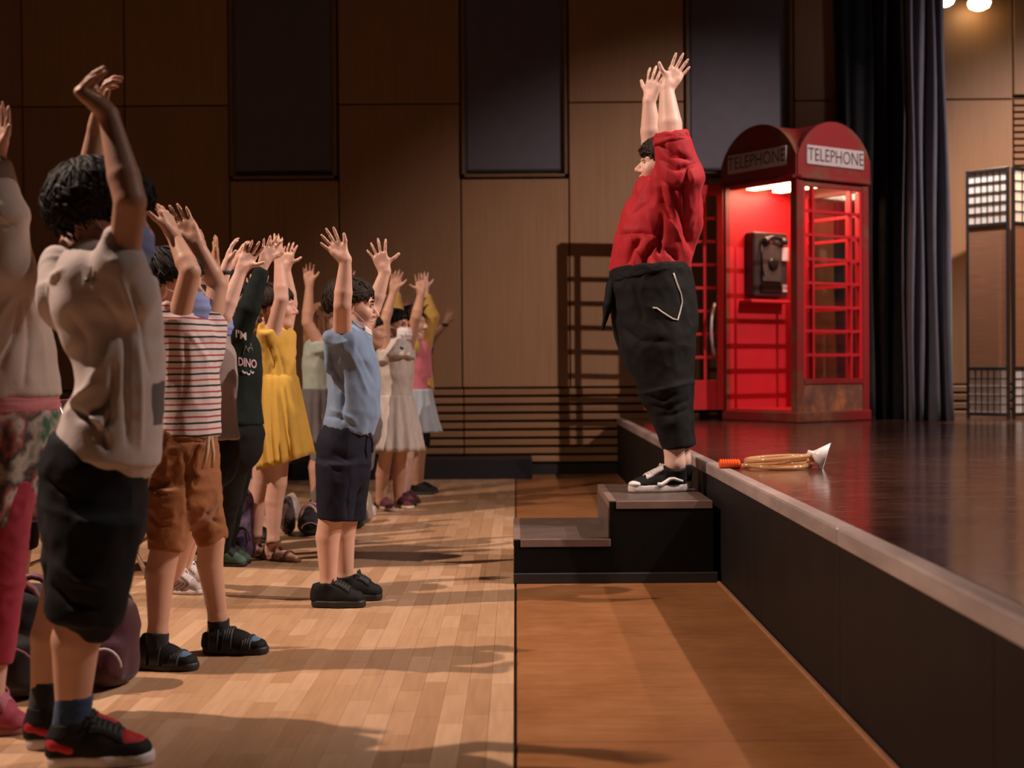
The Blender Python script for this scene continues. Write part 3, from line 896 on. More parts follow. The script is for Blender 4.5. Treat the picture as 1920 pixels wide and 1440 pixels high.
mg.build('grip', ORG, horn, smooth=False)
mm = MB().lathe([(0.006, 0), (0.010, 0.004), (0.010, 0.022), (0.006, 0.028)], 12, 'x', (hp_(1387, 0, 0)[0], 0.0, 0.0185)); mm.build('fitting', CHR, horn, smooth=True)

# ------------------------------------------------------------------ people
YAX = np.array([0, 1.0, 0]); ZAX = np.array([0, 0, 1.0])
EYEW = plain('eye_white', (0.75, 0.72, 0.70), 0.2, 0, 0.02); EYED = plain('eye_iris', (0.02, 0.012, 0.008), 0.12, 0, 0.1)
LASH = plain('brow_dark', (0.02, 0.014, 0.010), 0.7)
LIPS = None

def hand(S, W, tip, n, side, L, curl=0.25, spread=0.12, thumb=0.7, k=0.006, curls=None, knuck=0.0):
    s = L/0.18
    d = nrm(tip-W); n = nrm(n-d*np.dot(n, d)); t = np.cross(d, n)*side
    def q(dd, tt, nn=0.0): return W+s*(d*dd+t*tt+n*nn)
    offs = [0.030, 0.010, -0.011, -0.029]; kd = [0.088, 0.092, 0.088, 0.079]
    ln = [0.074, 0.082, 0.076, 0.060]; rr = [0.0090, 0.0092, 0.0088, 0.0078]
    for i in range(4):
        S.cone(q(0.0, offs[i]*0.45), q(kd[i], offs[i], 0.0), s*0.0165, s*0.0115, 0.012*s)
    S.cone(q(0.02, 0.014, 0.006), q(0.055, 0.032, 0.008), s*0.017, s*0.0135, 0.012*s)
    S.cone(q(0.02, -0.016, 0.005), q(0.06, -0.026, 0.005), s*0.016, s*0.012, 0.012*s)
    for i in range(4):
        a = spread*(1.4-0.95*i)
        base = nrm(d*math.cos(a)+t*math.sin(a))
        p = q(kd[i], offs[i]); ang = knuck
        cu = (curls[i] if curls else curl)
        r0 = max(rr[i]*s, 0.0068)
        for j, f in enumerate((0.46, 0.30, 0.24)):
            ang += cu*(0.75 if j == 0 else 1.0)
            dv = base*math.cos(ang)+n*math.sin(ang)
            p2 = p+dv*ln[i]*s*f
            r1 = r0*(0.93 if j < 2 else 0.80)
            S.cone(p, p2, r0, r1, 0.0035); p = p2; r0 = r1
    p = q(0.045, 0.030, 0.006)
    v1 = nrm(d*(1-thumb*0.55)+t*thumb+n*0.25); v2 = nrm(d*(1.15-thumb*0.55)+t*thumb*0.8+n*0.2)
    p2 = p+v1*s*0.040; p3 = p2+v2*s*0.030
    S.cone(p, p2, s*0.0125, max(s*0.0105, 0.0075), 0.008*s); S.cone(p2, p3, max(s*0.0105, 0.0075), max(s*0.0085, 0.0068), 0.004)

class Frame:
    def __init__(s, c, yaw, pitch, H, roll=0.0):
        R = Matrix.Rotation(yaw, 3, 'Z') @ Matrix.Rotation(-pitch, 3, 'Y') @ Matrix.Rotation(roll, 3, 'X')
        s.R = np.array([list(r) for r in R]); s.f, s.l, s.u = s.R[:, 0], s.R[:, 1], s.R[:, 2]
        s.c = np.array(c, float); s.k = H/0.23
    def __call__(s, x, y, z): return s.c+s.k*(s.f*x+s.l*y+s.u*z)
    def ax(s): return s.R.T

def head(S, h, nose=1.0):
    k = h.k; A = h.ax()
    S.ell(h(-0.012, 0, 0.030), A, np.array((0.096, 0.074, 0.086))*k, 0.01)
    S.ell(h(0.034, 0, -0.030), A, np.array((0.052, 0.056, 0.075))*k, 0.03*k)
    S.sph(h(0.066, 0, -0.092), 0.021*k, 0.03*k)
    for y in (-1, 1):
        S.cone(h(-0.005, 0.050*y, -0.052), h(0.056, 0.014*y, -0.094), 0.020*k, 0.016*k, 0.02*k)
        S.sph(h(0.060, 0.034*y, -0.026), 0.026*k, 0.02*k)
        S.cone(h(0.070, 0.040*y, 0.020), h(0.086, 0.012*y, 0.022), 0.012*k, 0.011*k, 0.012*k)
        S.sph(h(0.090, 0.031*y, 0.003), 0.0125*k, 0.010*k, sub=True)
        S.ell(h(-0.008, 0.077*y, -0.006), A, np.array((0.021, 0.010, 0.033))*k, 0.006)
        S.ell(h(-0.004, 0.087*y, -0.004), A, np.array((0.011, 0.006, 0.019))*k, 0.004, sub=True)
        S.sph(h(0.094, 0.012*y, -0.036), 0.0095*k, 0.006*k)
    S.cone(h(0.084, 0, 0.008), h(0.104*nose+0.004, 0, -0.028), 0.009*k, 0.0115*k, 0.010*k)
    S.sph(h(0.104*nose+0.004, 0, -0.031), 0.0115*k, 0.006*k)
    S.ell(h(0.082, 0, -0.0575), A, np.array((0.014, 0.022, 0.0065))*k, 0.004)
    S.ell(h(0.080, 0, -0.0705), A, np.array((0.014, 0.019, 0.0075))*k, 0.004)

def hair(parent, h, mat, n=320, length=0.11, curl=0.0, thick=0.006, fringe=0.07, long=0.0, seed=1, puff=1.0, side=0.0):
    r = np.random.RandomState(seed); k = h.k
    rad = np.array((0.098, 0.077, 0.089))*k; cc = h(-0.014, 0, 0.031)
    def hairline(q): return np.where(q[:, 0] > 0, -0.12+0.75*np.clip(q[:, 0]/0.75, 0, 1)**1.3, -0.12+0.62*q[:, 0])
    q = r.normal(size=(n*6, 3)); q /= np.linalg.norm(q, axis=1)[:, None]
    q = q[q[:, 2] > hairline(q)][:n]
    crown = nrm(np.array([-0.35, side, 1.0]))
    M = 9; P = np.zeros((len(q), M, 3)); q0 = q.copy(); cur = q.copy()
    ln = length*(0.75+0.5*r.rand(len(q)))
    front = np.clip((q[:, 0]-0.1)/0.6, 0, 1)
    ln = ln*(1-front)+np.minimum(ln, fringe*(0.8+0.4*r.rand(len(q))))*front
    ph = r.rand(len(q))*6.28
    for j in range(M):
        t = j/(M-1)
        lift = ((1.045*puff+0.05*puff*math.sin(math.pi*min(t*1.2, 1)))*(1+0.05*vnoise(q0*3.1+seed)+0.03*vnoise(q0*9+seed)))[:, None]
        pos = cur*lift
        if curl:
            tang = np.cross(cur, np.array([0.2, 0.3, 0.9])); tang /= np.linalg.norm(tang, axis=1)[:, None]+1e-9
            w = ph+t*9.0
            pos = pos+curl*(np.cos(w)[:, None]*tang+np.sin(w)[:, None]*cur)*(0.4+0.6*t)
        P[:, j] = pos
        dv = cur-crown*np.sum(cur*crown, 1)[:, None]
        dv = dv+0.18*r.normal(size=dv.shape)*(1.0 if curl else 0.35)
        dv = dv-cur*np.sum(dv*cur, 1)[:, None]; dv /= np.linalg.norm(dv, axis=1)[:, None]+1e-9
        low = cur[:, 2] < -0.15
        step = (ln/k/0.09/(M-1))[:, None]
        nxt = cur+dv*step
        nn = nxt/np.linalg.norm(nxt, axis=1)[:, None]
        hang = cur+np.array([0, 0, -1.0])*step*(1.0+long)
        cur = np.where(low[:, None] & (long > 0), hang, nn)
    W = cc+(P.reshape(-1, 3)*rad) @ h.R.T
    W = W.reshape(P.shape)
    seg = 5; V = []; F = []
    T = np.zeros_like(W); T[:, 1:-1] = W[:, 2:]-W[:, :-2]; T[:, 0] = W[:, 1]-W[:, 0]; T[:, -1] = W[:, -1]-W[:, -2]
    T /= np.linalg.norm(T, axis=2)[..., None]+1e-9
    O = (W-cc); O -= T*np.sum(O*T, 2)[..., None]; O /= np.linalg.norm(O, axis=2)[..., None]+1e-9
    B = np.cross(T, O)
    tt = np.linspace(0, 1, M); rr = thick*k*np.clip(1.15-0.95*tt**2.2, 0.12, 1)
    an = np.arange(seg)/seg*2*math.pi
    VV = W[:, :, None, :]+rr[None, :, None, None]*(1.5*np.cos(an)[None, None, :, None]*B[:, :, None, :]+0.8*np.sin(an)[None, None, :, None]*O[:, :, None, :])
    nL = len(q); V = VV.reshape(-1, 3)
    idx = np.arange(nL*M*seg).reshape(nL, M, seg)
    a = idx[:, :-1, :]; b = np.roll(idx, -1, 2)[:, :-1, :]; c = np.roll(idx, -1, 2)[:, 1:, :]; d = idx[:, 1:, :]
    Q = np.stack([a, b, c, d], -1).reshape(-1, 4)
    # scalp cap
    nu, nv = 40, 26; cv = []
    for j in range(nv+1):
        for i in range(nu):
            th = math.pi*j/nv; p = 2*math.pi*i/nu
            cv.append((math.sin(th)*math.cos(p), math.sin(th)*math.sin(p), math.cos(th)))
    cv = np.array(cv); ok = cv[:, 2] > hairline(cv)-0.06
    cw = cc+((cv*(1.03+0.03*(puff-1)*3+0.02*vnoise(cv*7+seed)[:, None]))*rad) @ h.R.T
    cf = []
    for j in range(nv):
        for i in range(nu):
            f = (j*nu+i, (j+1)*nu+i, (j+1)*nu+(i+1) % nu, j*nu+(i+1) % nu)
            if all(ok[x] for x in f): cf.append(f)
    Q = np.concatenate([Q, np.array(cf)+len(V)]); V = np.concatenate([V, cw])
    return wobj('hair', V, Q, mat, parent)

def strand(parent, name, pts, r, mat, knots=False):
    """thick braid or tail along world points"""
    P = [np.array(p) for p in pts]; Q = []
    n = 24
    tot = len(P)-1; res = []; rad = []
    for i in range(n):
        t = i/(n-1)*tot; j = min(int(t), tot-1); f = t-j
        res.append(P[j]*(1-f)+P[j+1]*f)
        rad.append(r*(1.0-0.45*i/(n-1))*(1+(0.28*math.sin(i*1.9) if knots else 0)))
    return MB().tube(res, rad, 8).build(name, mat, parent, smooth=True, world=True)

def face_mask(parent, h, mat, z0=-0.100, z1=-0.010, out=1.0, droop=0.0, fmax=1.05, loops=True, half=None):
    nu, nv = 26, 12; V = []; F = []
    for lay in (0.0, 0.0022):
        for j in range(nv+1):
            t = j/nv
            for i in range(nu+1):
                a = (i/nu*2-1)*fmax
                edge = abs(i/nu*2-1)**3
                z = z0+(z1-z0)*t; z = z*(1-0.25*edge)-0.012*edge
                bulge = 0.106+0.022*math.sin(math.pi*min(1, t*0.9+0.1))
                x = (bulge*out)*math.cos(a*0.92)-0.012*(1-t)*0.6+0.004*math.sin(t*math.pi*6)*(1-edge)*0.6
                y = 0.082*math.sin(a)*1.0
                V.append(h(x-lay/h.k+0.0, y, z+droop))
    n1 = (nu+1)*(nv+1)
    for o, fl in ((0, 0), (n1, 1)):
        for j in range(nv):
            for i in range(nu):
                a = o+j*(nu+1)+i; f = (a, a+1, a+nu+2, a+nu+1); F.append(f if not fl else f[::-1])
    rim = [i for i in range(nu+1)]+[j*(nu+1)+nu for j in range(1, nv+1)]+[nv*(nu+1)+i for i in range(nu-1, -1, -1)]+[j*(nu+1) for j in range(nv-1, 0, -1)]
    for a, b in zip(rim, rim[1:]+rim[:1]): F.append((b, a, a+n1, b+n1))
    mb = MB(); mb.add(V, F); o = mb.build('face_mask', mat, parent, smooth=True, world=True)
    if loops:
        for s in (-1, 1):
            lp = MB()
            e0 = h(0.106*math.cos(fmax*.92)-0.004, s*0.082*math.sin(fmax), z1*0.75-0.012+droop); e1 = h(0.100*math.cos(fmax*.92)-0.006, s*0.082*math.sin(fmax), z0*0.75-0.012+droop)
            er = h(-0.022, s*0.086, 0.010); eb = h(-0.030, s*0.084, -0.012); ec_ = h(-0.02, s*0.084, -0.03)
            lp.tube([e0, er, eb, ec_, e1], 0.0016, 5)
            lp.build('ear_loop', plain('loop_white', (0.7, 0.66, 0.66), 0.6), o, smooth=True, world=True)
    return o

class Person:
    def __init__(s, label, Y, yaw, skin_mat, floor_z=0.0, vox=0.005, cvox=0.007, group=None, hl=0.145):
        s.label = label; s.Y = Y; s.yaw = math.radians(yaw); s.sk = skin_mat; s.z = floor_z
        s.vox = vox; s.cvox = cvox; s.S = SDF(); s.hl = hl
        s.F = np.array([math.cos(s.yaw), math.sin(s.yaw), 0]); s.Lt = np.array([-math.sin(s.yaw), math.cos(s.yaw), 0])
        s.root = None; s.group = group
    def start(s, fx, fy=None):
        """root empty on the floor below pixel column fx"""
        c = at(fx, 900, s.Y); c[2] = s.z
        s.root = empty('person', c, s.label, 'person', s.group); return s
    def p(s, v):
        return at(v[0], v[1], s.Y+(v[2] if len(v) > 2 else 0.0))
    def row(s, r):
        if len(r) == 4: y, xl, xr, w = r; yl = yr = y
        else: yl, yr, xl, xr, w = r
        PL, PR = at(xl, yl, s.Y), at(xr, yr, s.Y)
        return (PL+PR)/2, (PR-PL)/2, w
    def tube(s, S, rows, inset=0.0, k=0.02, cap=None, capb=None):
        R = [s.row(r) for r in rows]; k0 = k; k = 0.004
        for i, ((c0, e0, w0), (c1, e1, w1)) in enumerate(zip(R[:-1], R[1:])):
            cp = cap if i == 0 else (capb if i == len(R)-2 else None)
            S.ec(c0, c1, w0-inset, np.linalg.norm(e0)-inset, w1-inset, np.linalg.norm(e1)-inset, YAX, k, cp)
        return S
    def sleeve(s, S, p0, p1, a0, b0, a1, b1, k=0.025, cap=0.008):
        p0, p1 = np.array(p0), np.array(p1); m = p0*0.35+p1*0.65; a = a0*0.35+a1*0.65; b = b0*0.35+b1*0.65
        S.ec(p0, m, a0, b0, a, b, YAX, k); S.ec(m, p1, a, b, a1, b1, YAX, 0.004, cap); return S
    def torso(s, rows, inset=0.014): s.tube(s.S, rows, inset, 0.02); s.trows = rows; return s
    def head(s, c, H, yaw=None, pitch=0.0, neck=None, nr=0.042, roll=0.0, nose=1.0):
        s.h = Frame(s.p(c), s.yaw if yaw is None else math.radians(yaw), math.radians(pitch), H, math.radians(roll))
        head(s.S, s.h, nose)
        if neck is not None:
            s.nb = s.p(neck); s.S.cone(s.nb, s.h(-0.022, 0, -0.055), nr*1.08, nr, 0.02)
        return s
    def arm(s, sh, el, wr, tip, n, side, r=(0.040, 0.033, 0.023), L=None, **kw):
        a, b, c, t = s.p(sh), s.p(el), s.p(wr), s.p(tip)
        S = s.S
        if hasattr(s, 'nb'): S.cone(s.nb+np.array([0, 0, -0.03]), a, r[0]*0.95, r[0]*1.08, 0.03)
        S.cone(a, b, r[0], r[1], 0.012)
        m = b+(c-b)*0.28; S.cone(b, m, r[1], r[1]*1.02, 0.004); S.cone(m, c, r[1]*1.02, r[2], 0.004)
        S.cone(c, c+nrm(t-c)*0.02, r[2], r[2]*0.9, 0.004)
        hand(S, c, t, np.array(n, float), side, L or s.hl, **kw)
        return a, b, c
    def leg(s, hip, knee, ank, heel, toe, r=(0.070, 0.046, 0.047, 0.029), bend=0.012):
        a, b, c = s.p(hip), s.p(knee), s.p(ank); S = s.S
        hp, tp = ground(heel[0], heel[1], s.z), ground(toe[0], toe[1], s.z)
        ym = (hp[1]+tp[1])/2
        def sh_(v): f = (v[1]+c[1]-ym)/v[1]; return np.array([v[0]*f, v[1]*f, s.z])
        hp, tp = sh_(hp), sh_(tp)
        d = nrm(tp-hp); L = np.linalg.norm(tp-hp)
        S.cone(a, b, r[0], r[1], 0.012)
        m = b+(c-b)*0.32-d*bend
        S.cone(b, m, r[1], r[2], 0.005); S.cone(m, c, r[2], r[3], 0.005)
        up = ZAX
        S.cone(c, hp+d*L*0.16+up*0.032, r[3], 0.026, 0.015)
        S.cone(hp+d*L*0.14+up*0.03, hp+d*L*0.68+up*0.026, 0.024, 0.022, 0.02)
        S.cone(hp+d*L*0.60+up*0.024, hp+d*L*0.88+up*0.020, 0.024, 0.014, 0.015)
        return a, b, c, hp, tp, r[3]
    def body(s):
        V, Q = s.S.mesh(s.vox, 1)
        s.bo = wobj('body', V, Q, s.sk, s.root); return s.bo
    def cloth(s, name, S, mat, amp=0.004, freq=(30, 30, 9), creases=(), seed=0.0, vox=None, skew=0.0, relax=2, fn=None):
        V, Q = S.mesh(vox or s.cvox, relax)
        V = wrinkle(V, Q, amp, freq, creases, seed, skew)
        if fn is not None: V = fn(V)
        return wobj(name, V, Q, mat, s.root)
    def eyes(s, open_=True, brow=True):
        h = s.h
        for y in (-1, 1):
            c = h(0.0690, 0.031*y, 0.003); r = 0.0130*h.k
            bm = bmesh.new(); bmesh.ops.create_uvsphere(bm, u_segments=14, v_segments=10, radius=r)
            V = np.array([v.co for v in bm.verts]); F = [tuple(v.index for v in f.verts) for f in bm.faces]; bm.free()
            o = wobj('eye', V+c, F, EYEW, s.root); o.data.materials.append(EYED)
            for p in o.data.polygons:
                if np.dot(nrm(np.array(p.center)+rootoff(s.root)-c), h.f) > 0.74: p.material_index = 1
            if brow:
                pts = [h(0.093-0.010*t*t, (0.012+0.036*t)*y, 0.022+0.006*math.sin(t*2.4)) for t in np.linspace(0, 1, 6)]
                MB().tube(pts, [0.0025, .0035, .0038, .0034, .0028, .0015], 6).build('eyebrow', LASH, s.root, smooth=True, world=True)
                pts = [h(0.0925-0.012*t*t, (0.018+0.027*t)*y, 0.0085+0.004*math.sin(t*3.1)) for t in np.linspace(0, 1, 6)]
                MB().tube(pts, [0.001, .002, .0022, .0022, .002, .001], 5).build('eyelashes', LASH, s.root, smooth=True, world=True)
    # ---- footwear
    def shoe(s, g, mat, sole_mat, w=0.040, hgt=0.058, collar=None, sole=0.022, lace=None, name='shoe', toe_mat=None, lr=0.0038):
        hp, tp = g[3], g[4]; d = nrm(tp-hp); L = np.linalg.norm(tp-hp); lat = np.cross(ZAX, d); up = ZAX
        S = SDF()
        b = hgt*0.5
        S.ec(hp+d*L*0.16+up*(sole+b*0.30), hp+d*L*0.50+up*(sole+b*0.25), w*0.88, b*1.60, w*0.97, b*1.45, lat, 0.012, cap=w*0.9)
        S.ec(hp+d*L*0.48+up*(sole+b*0.25), hp+d*L*0.83+up*(sole+b*0.05), w*0.97, b*1.45, w*0.84, b*0.82, lat, 0.015, cap=w*0.72)
        ct = collar or hgt*1.5; an_ = np.array([g[2][0], g[2][1], hp[2]+ct]); S.cone(hp+d*L*0.20+up*(sole+b*0.9), an_, max(w*0.84, g[5]+0.004), max(w*0.74, g[5]+0.008), 0.016, cap=0.006)
        S.cone(an_+d*g[5]*0.25-up*0.016, hp+d*L*0.60+up*(sole+b*0.55), w*0.60, w*0.62, 0.02)
        S.plane(hp+up*(sole-0.006), -up); S.plane(an_, nrm(np.array([0, 0, 1.0])-d*0.12))
        V, Q = S.mesh(0.0045 if s.Y < 7 and s.cvox < 0.009 else 0.006, 2)
        o = wobj(name, V, Q, mat, s.root); Vu, Qu = V, Q
        S = SDF()
        S.ec(hp+d*w*0.9+up*sole*0.5, hp+d*L*0.55+up*sole*0.5, w*0.92, 0.05, w*1.04, 0.05, lat, 0.01, cap=w*0.9)
        S.ec(hp+d*L*0.5+up*sole*0.5, tp-d*w*0.85+up*sole*0.5, w*1.04, 0.05, w*0.86, 0.05, lat, 0.01, cap=w*0.86)
        S.plane(hp+up*0.001, -up); S.plane(hp+up*sole, up)
        V, Q = S.mesh(0.0055, 1)
        wobj('sole', V, Q, sole_mat, o)
        if lace is not None:
            mb = MB(); bv = BVHTree.FromPolygons([tuple(v) for v in Vu], [tuple(int(i) for i in q_) for q_ in Qu])
            def top(t, sd):
                p0 = hp+d*L*t+lat*w*sd+up*0.4; ht = bv.ray_cast(Vector(p0), Vector((0, 0, -1)))
                return np.array(ht[0])+up*0.0015 if ht[0] is not None else hp+d*L*t+up*(sole+b)
            t0 = min(0.66, 0.22+(g[5]+0.016)/L)
            for i in range(6):
                t = t0+(0.68-t0)*i/5
                for sg in (-1, 1):
                    mb.tube([top(t+0.03*(1+sg*x_)/2, x_*0.74) for x_ in (-1, -0.75, -0.4, 0.0, 0.4, 0.75, 1)], lr, 6)
            c = top(t0, 0.0)+up*0.004
            for sg in (-1, 1):
                mb.tube([c, c+lat*sg*0.015+up*0.012, c+lat*sg*0.032-up*0.004, c+lat*sg*0.02-up*0.012+d*0.01, c], 0.003, 6)
            mb.build('laces', lace, o, smooth=True, world=True)
        if toe_mat is not None:
            S = SDF(); S.ec(hp+d*L*0.72+up*(sole+b*0.20), hp+d*L*0.82+up*(sole+b*0.10), w*0.82, b*1.06, w*0.76, b*0.86, lat, 0.01)
            S.plane(hp+up*(sole+0.006), -up)
            V, Q = S.mesh(0.0045, 2); wobj('toe_cap', V, Q, toe_mat, o)
        return o
    def sock(s, g, mat, z0, z1, r0, r1):
        c = g[2]; b = g[1]
        d = nrm(b-c)
        q = lambda z: c+d*((z-c[2])/max(d[2], 0.2))
        S = SDF(); S.cone(q(z0), q(z1), r0, r1, 0.01, cap=0.006)
        return s.cloth('sock', S, mat, 0.0012, (60, 60, 60), vox=0.005)
    def sandal(s, g, mat, sole_mat, w=0.036, straps=(0.16, 0.42, 0.72), sole=0.018, sr=0.006):
        hp, tp = g[3], g[4]; d = nrm(tp-hp); L = np.linalg.norm(tp-hp); lat = np.cross(ZAX, d); up = ZAX
        S = SDF()
        S.ec(hp+d*w*0.8+up*sole*0.5, hp+d*L*0.55+up*sole*0.5, w*0.85, 0.05, w*1.02, 0.05, lat, 0.01, cap=w*0.8)
        S.ec(hp+d*L*0.5+up*sole*0.5, tp-d*w*0.8+up*sole*0.5, w*1.02, 0.05, w*0.85, 0.05, lat, 0.01, cap=w*0.85)
        S.plane(hp+up*0.001, -up); S.plane(hp+up*sole, up)
        V, Q = S.mesh(0.0055, 1); o = wobj('sandal', V, Q, sole_mat, s.root)
        for t in straps:
            c = hp+d*L*t
            hh = 0.062 if t < 0.5 else (0.052 if t < 0.68 else 0.040)
            pts = [c+lat*w*0.95*math.cos(a)+up*(sole*0.6+hh*math.sin(a)) for a in np.linspace(0, math.pi, 12)]
            mb = MB()
            for e in (-0.006, 0.0, 0.006): mb.tube([p+d*e for p in pts], sr*0.7, 6)
            mb.build('strap', mat, o, smooth=True, world=True)
        c = g[2]+(-ZAX)*0.012
        pts = [c+0.034*(math.cos(a)*d+math.sin(a)*lat)+up*0.004*math.cos(a) for a in np.linspace(0, 2*math.pi, 18)[:-1]]
        MB().tube(pts, sr, 6, closed=True).build('ankle_strap', mat, o, smooth=True, world=True)
        return o
    # ---- lofted skirt with pleats, closed hem
    def skirt(s, rows, mat, pleats=16, depth=0.006, name='skirt', seed=0, sharp=0.0):
        R = [s.row(r) for r in rows]; nu = 110; V = []; F = []
        sub = 5; rings = []
        for i in range(len(R)-1):
            for j in range(sub):
                t = j/sub; rings.append(tuple(R[i][m]*(1-t)+R[i+1][m]*t for m in range(3)))
        rings.append(R[-1]); nR = len(rings)
        rnd = np.random.RandomState(seed); ph = rnd.rand(4)*6.28
        def ring(c, e, w, t, inset):
            out = []
            for i in range(nu):
                a = 2*math.pi*i/nu
                m = math.sin(pleats*a+ph[0]+0.8*math.sin(2*a+ph[1]))+0.5*math.sin((pleats*0.53)*a+ph[2])
                f = 1+depth*(0.25+t)*m/0.12-inset
                out.append(c+e*math.cos(a)*f+YAX*w*math.sin(a)*f)
            return out
        for i, (c, e, w) in enumerate(rings): V += ring(c, e, w, i/(nR-1), 0.0)
        c, e, w = rings[-1]
        V += ring(c+ZAX*0.002, e, w, 1.0, 0.05); V += ring(rings[-3][0], rings[-3][1], rings[-3][2], 1.0, 0.08)
        tot = nR+2
        for i in range(tot-1):
            for k in range(nu):
                F.append((i*nu+k, i*nu+(k+1) % nu, (i+1)*nu+(k+1) % nu, (i+1)*nu+k))
        F.append(tuple(range(nu)))
        mb = MB(); mb.add(V, F); return mb.build(name, mat, s.root, smooth=True, world=True)

# skin and cloth palette
SK_L = skin('skin_light', (0.66, 0.40, 0.30)); SK_M = skin('skin_medium', (0.56, 0.32, 0.22)); SK_D = skin('skin_tan', (0.42, 0.23, 0.14)); SK_F = skin('skin_fair', (0.72, 0.47, 0.38))
HB_ = hairmat('hair_black', (0.010, 0.0075, 0.006)); HBR = hairmat('hair_dark_brown', (0.026, 0.015, 0.010)); HLB = hairmat('hair_light_brown', (0.20, 0.105, 0.05)); HST = hairmat('hair_strawberry', (0.26, 0.12, 0.06))
MASKB = plain('mask_blue', (0.20, 0.25, 0.48), 0.75, 0, 0.08, 30, 0.2, 150); MASKW = plain('mask_white', (0.72, 0.66, 0.64), 0.75, 0, 0.06, 30, 0.2, 150)
RUB = plain('rubber_black', (0.014, 0.013, 0.013), 0.55); RUBW = plain('rubber_white', (0.62, 0.56, 0.54), 0.5, 0, 0.1)
SHOEK = cloth('shoe_black', (0.008, 0.0075, 0.0075), 0.75, 0.2, 0.4, 180, 0.0)
LACEW = plain('lace_white', (0.72, 0.68, 0.66), 0.7); LACEK = plain('lace_black', (0.02, 0.02, 0.02), 0.7)

# ============ the performer on the steps
pf = Person('adult in red blouse and black trousers standing on the steps with both arms raised', 6.51, 180, SK_F, floor_z=Z2s, vox=0.0056, cvox=0.006, hl=0.178).start(1245)
rows_p = [(352, 1214, 1296, 0.13), (385, 1185, 1313, 0.175), (420, 1164, 1312, 0.19), (460, 1150, 1302, 0.20), (495, 1146, 1294, 0.20), (530, 1144, 1298, 0.205), (600, 1152, 1306, 0.20), (640, 1160, 1300, 0.18)]
pf.torso(rows_p, 0.055)
pf.head((1240, 312), 0.235, 180, 8, neck=(1252, 362, 0), nr=0.058)
aN = pf.arm((1272, 350, -0.19), (1258, 258, -0.22), (1250, 166, -0.20), (1284, 108, -0.20), (0.1, -1, 0.15), -1, r=(0.064, 0.054, 0.031), curl=0.06, spread=0.14, thumb=1.0)
aF = pf.arm((1252, 350, 0.18), (1222, 268, 0.19), (1217, 190, 0.16), (1232, 128, 0.14), (0.5, 0.85, 0), 1, r=(0.060, 0.050, 0.030), curl=0.14, spread=0.16, thumb=0.75)
gN = pf.leg((1235, 620, -0.08), (1254, 735, -0.10), (1266, 868, -0.10), (1288, 917), (1178, 920), r=(0.095, 0.066, 0.056, 0.046), bend=0.0)
gF = pf.leg((1245, 620, 0.08), (1262, 735, 0.10), (1276, 862, 0.10), (1298, 904), (1192, 906), r=(0.095, 0.066, 0.056, 0.048), bend=0.0)
pf.body(); pf.eyes()
hair(pf.root, pf.h, HBR, n=700, length=0.16, fringe=0.085, curl=0.09, thick=0.0055, seed=5, puff=1.16)
S = SDF(); pf.tube(S, [(350, 1216, 1290, 0.12)]+rows_p[1:5]+[(518, 1145, 1294, 0.205)], 0.0, 0.03, capb=0.02)
S.cone(pf.p((1262, 400, -0.13)), pf.p((1272, 335, -0.20)), 0.10, 0.108, 0.05)
S.cone(pf.p((1274, 338, -0.20)), pf.p((1262, 268, -0.22)), 0.105, 0.082, 0.03, cap=0.03)
S.cone(pf.p((1294, 330, -0.15)), pf.p((1290, 420, -0.08)), 0.055, 0.060, 0.04)
S.cone(pf.p((1246, 340, -0.16)), pf.p((1238, 410, -0.12)), 0.055, 0.08, 0.04)
S.cone(pf.p((1244, 400, 0.13)), pf.p((1228, 300, 0.20)), 0.09, 0.075, 0.05, cap=0.02)
S.cone(pf.p((1216, 346, 0.0)), pf.p((1232, 392, 0.0)), 0.05, 0.11, 0.04)
REDB = cloth('blouse_red', (0.40, 0.013, 0.022), 0.68, 0.15, 0.25, 320, 0.04)
creP = [([(1226, 300), (1230, 340), (1240, 380), (1256, 405)], 5, -0.026), ([(1290, 316), (1284, 357), (1290, 415)], 6, -0.022), ([(1262, 360), (1284, 421), (1298, 470)], 6, -0.024),
        ([(1241, 405), (1240, 438), (1238, 474)], 5, -0.022), ([(1200, 448), (1186, 470), (1176, 496)], 6, -0.022), ([(1228, 455), (1212, 480), (1205, 505)], 6, -0.026), ([(1160, 440), (1200, 436), (1237, 442)], 5, -0.016),
        ([(1232, 270), (1262, 290), (1296, 300)], 5, -0.016), ([(1240, 300), (1270, 318), (1306, 306)], 5, -0.014), ([(1238, 338), (1262, 356), (1284, 350)], 5, -0.014), ([(1252, 470), (1262, 478), (1272, 492)], 4, -0.014),
        ([(1190, 400), (1210, 380), (1222, 360)], 6, -0.014), ([(1178, 430), (1190, 470), (1190, 500)], 7, 0.012), ([(1246, 400), (1268, 430), (1280, 470)], 6, 0.012)]
pf.cloth('blouse', S, REDB, 0.010, (20, 20, 8), [(a_, b_, c_*1.35) for a_, b_, c_ in creP], seed=2.0, vox=0.006, skew=0.3)
# rolled cuff
cc0, cc1 = pf.p((1260, 268, -0.22)), pf.p((1258, 251, -0.22))
S = SDF(); S.cone(cc0, cc1, 0.086, 0.078, 0.01, cap=0.012); pf.cloth('cuff', S, REDB, 0.007, (28, 28, 40), seed=4.2, vox=0.006)
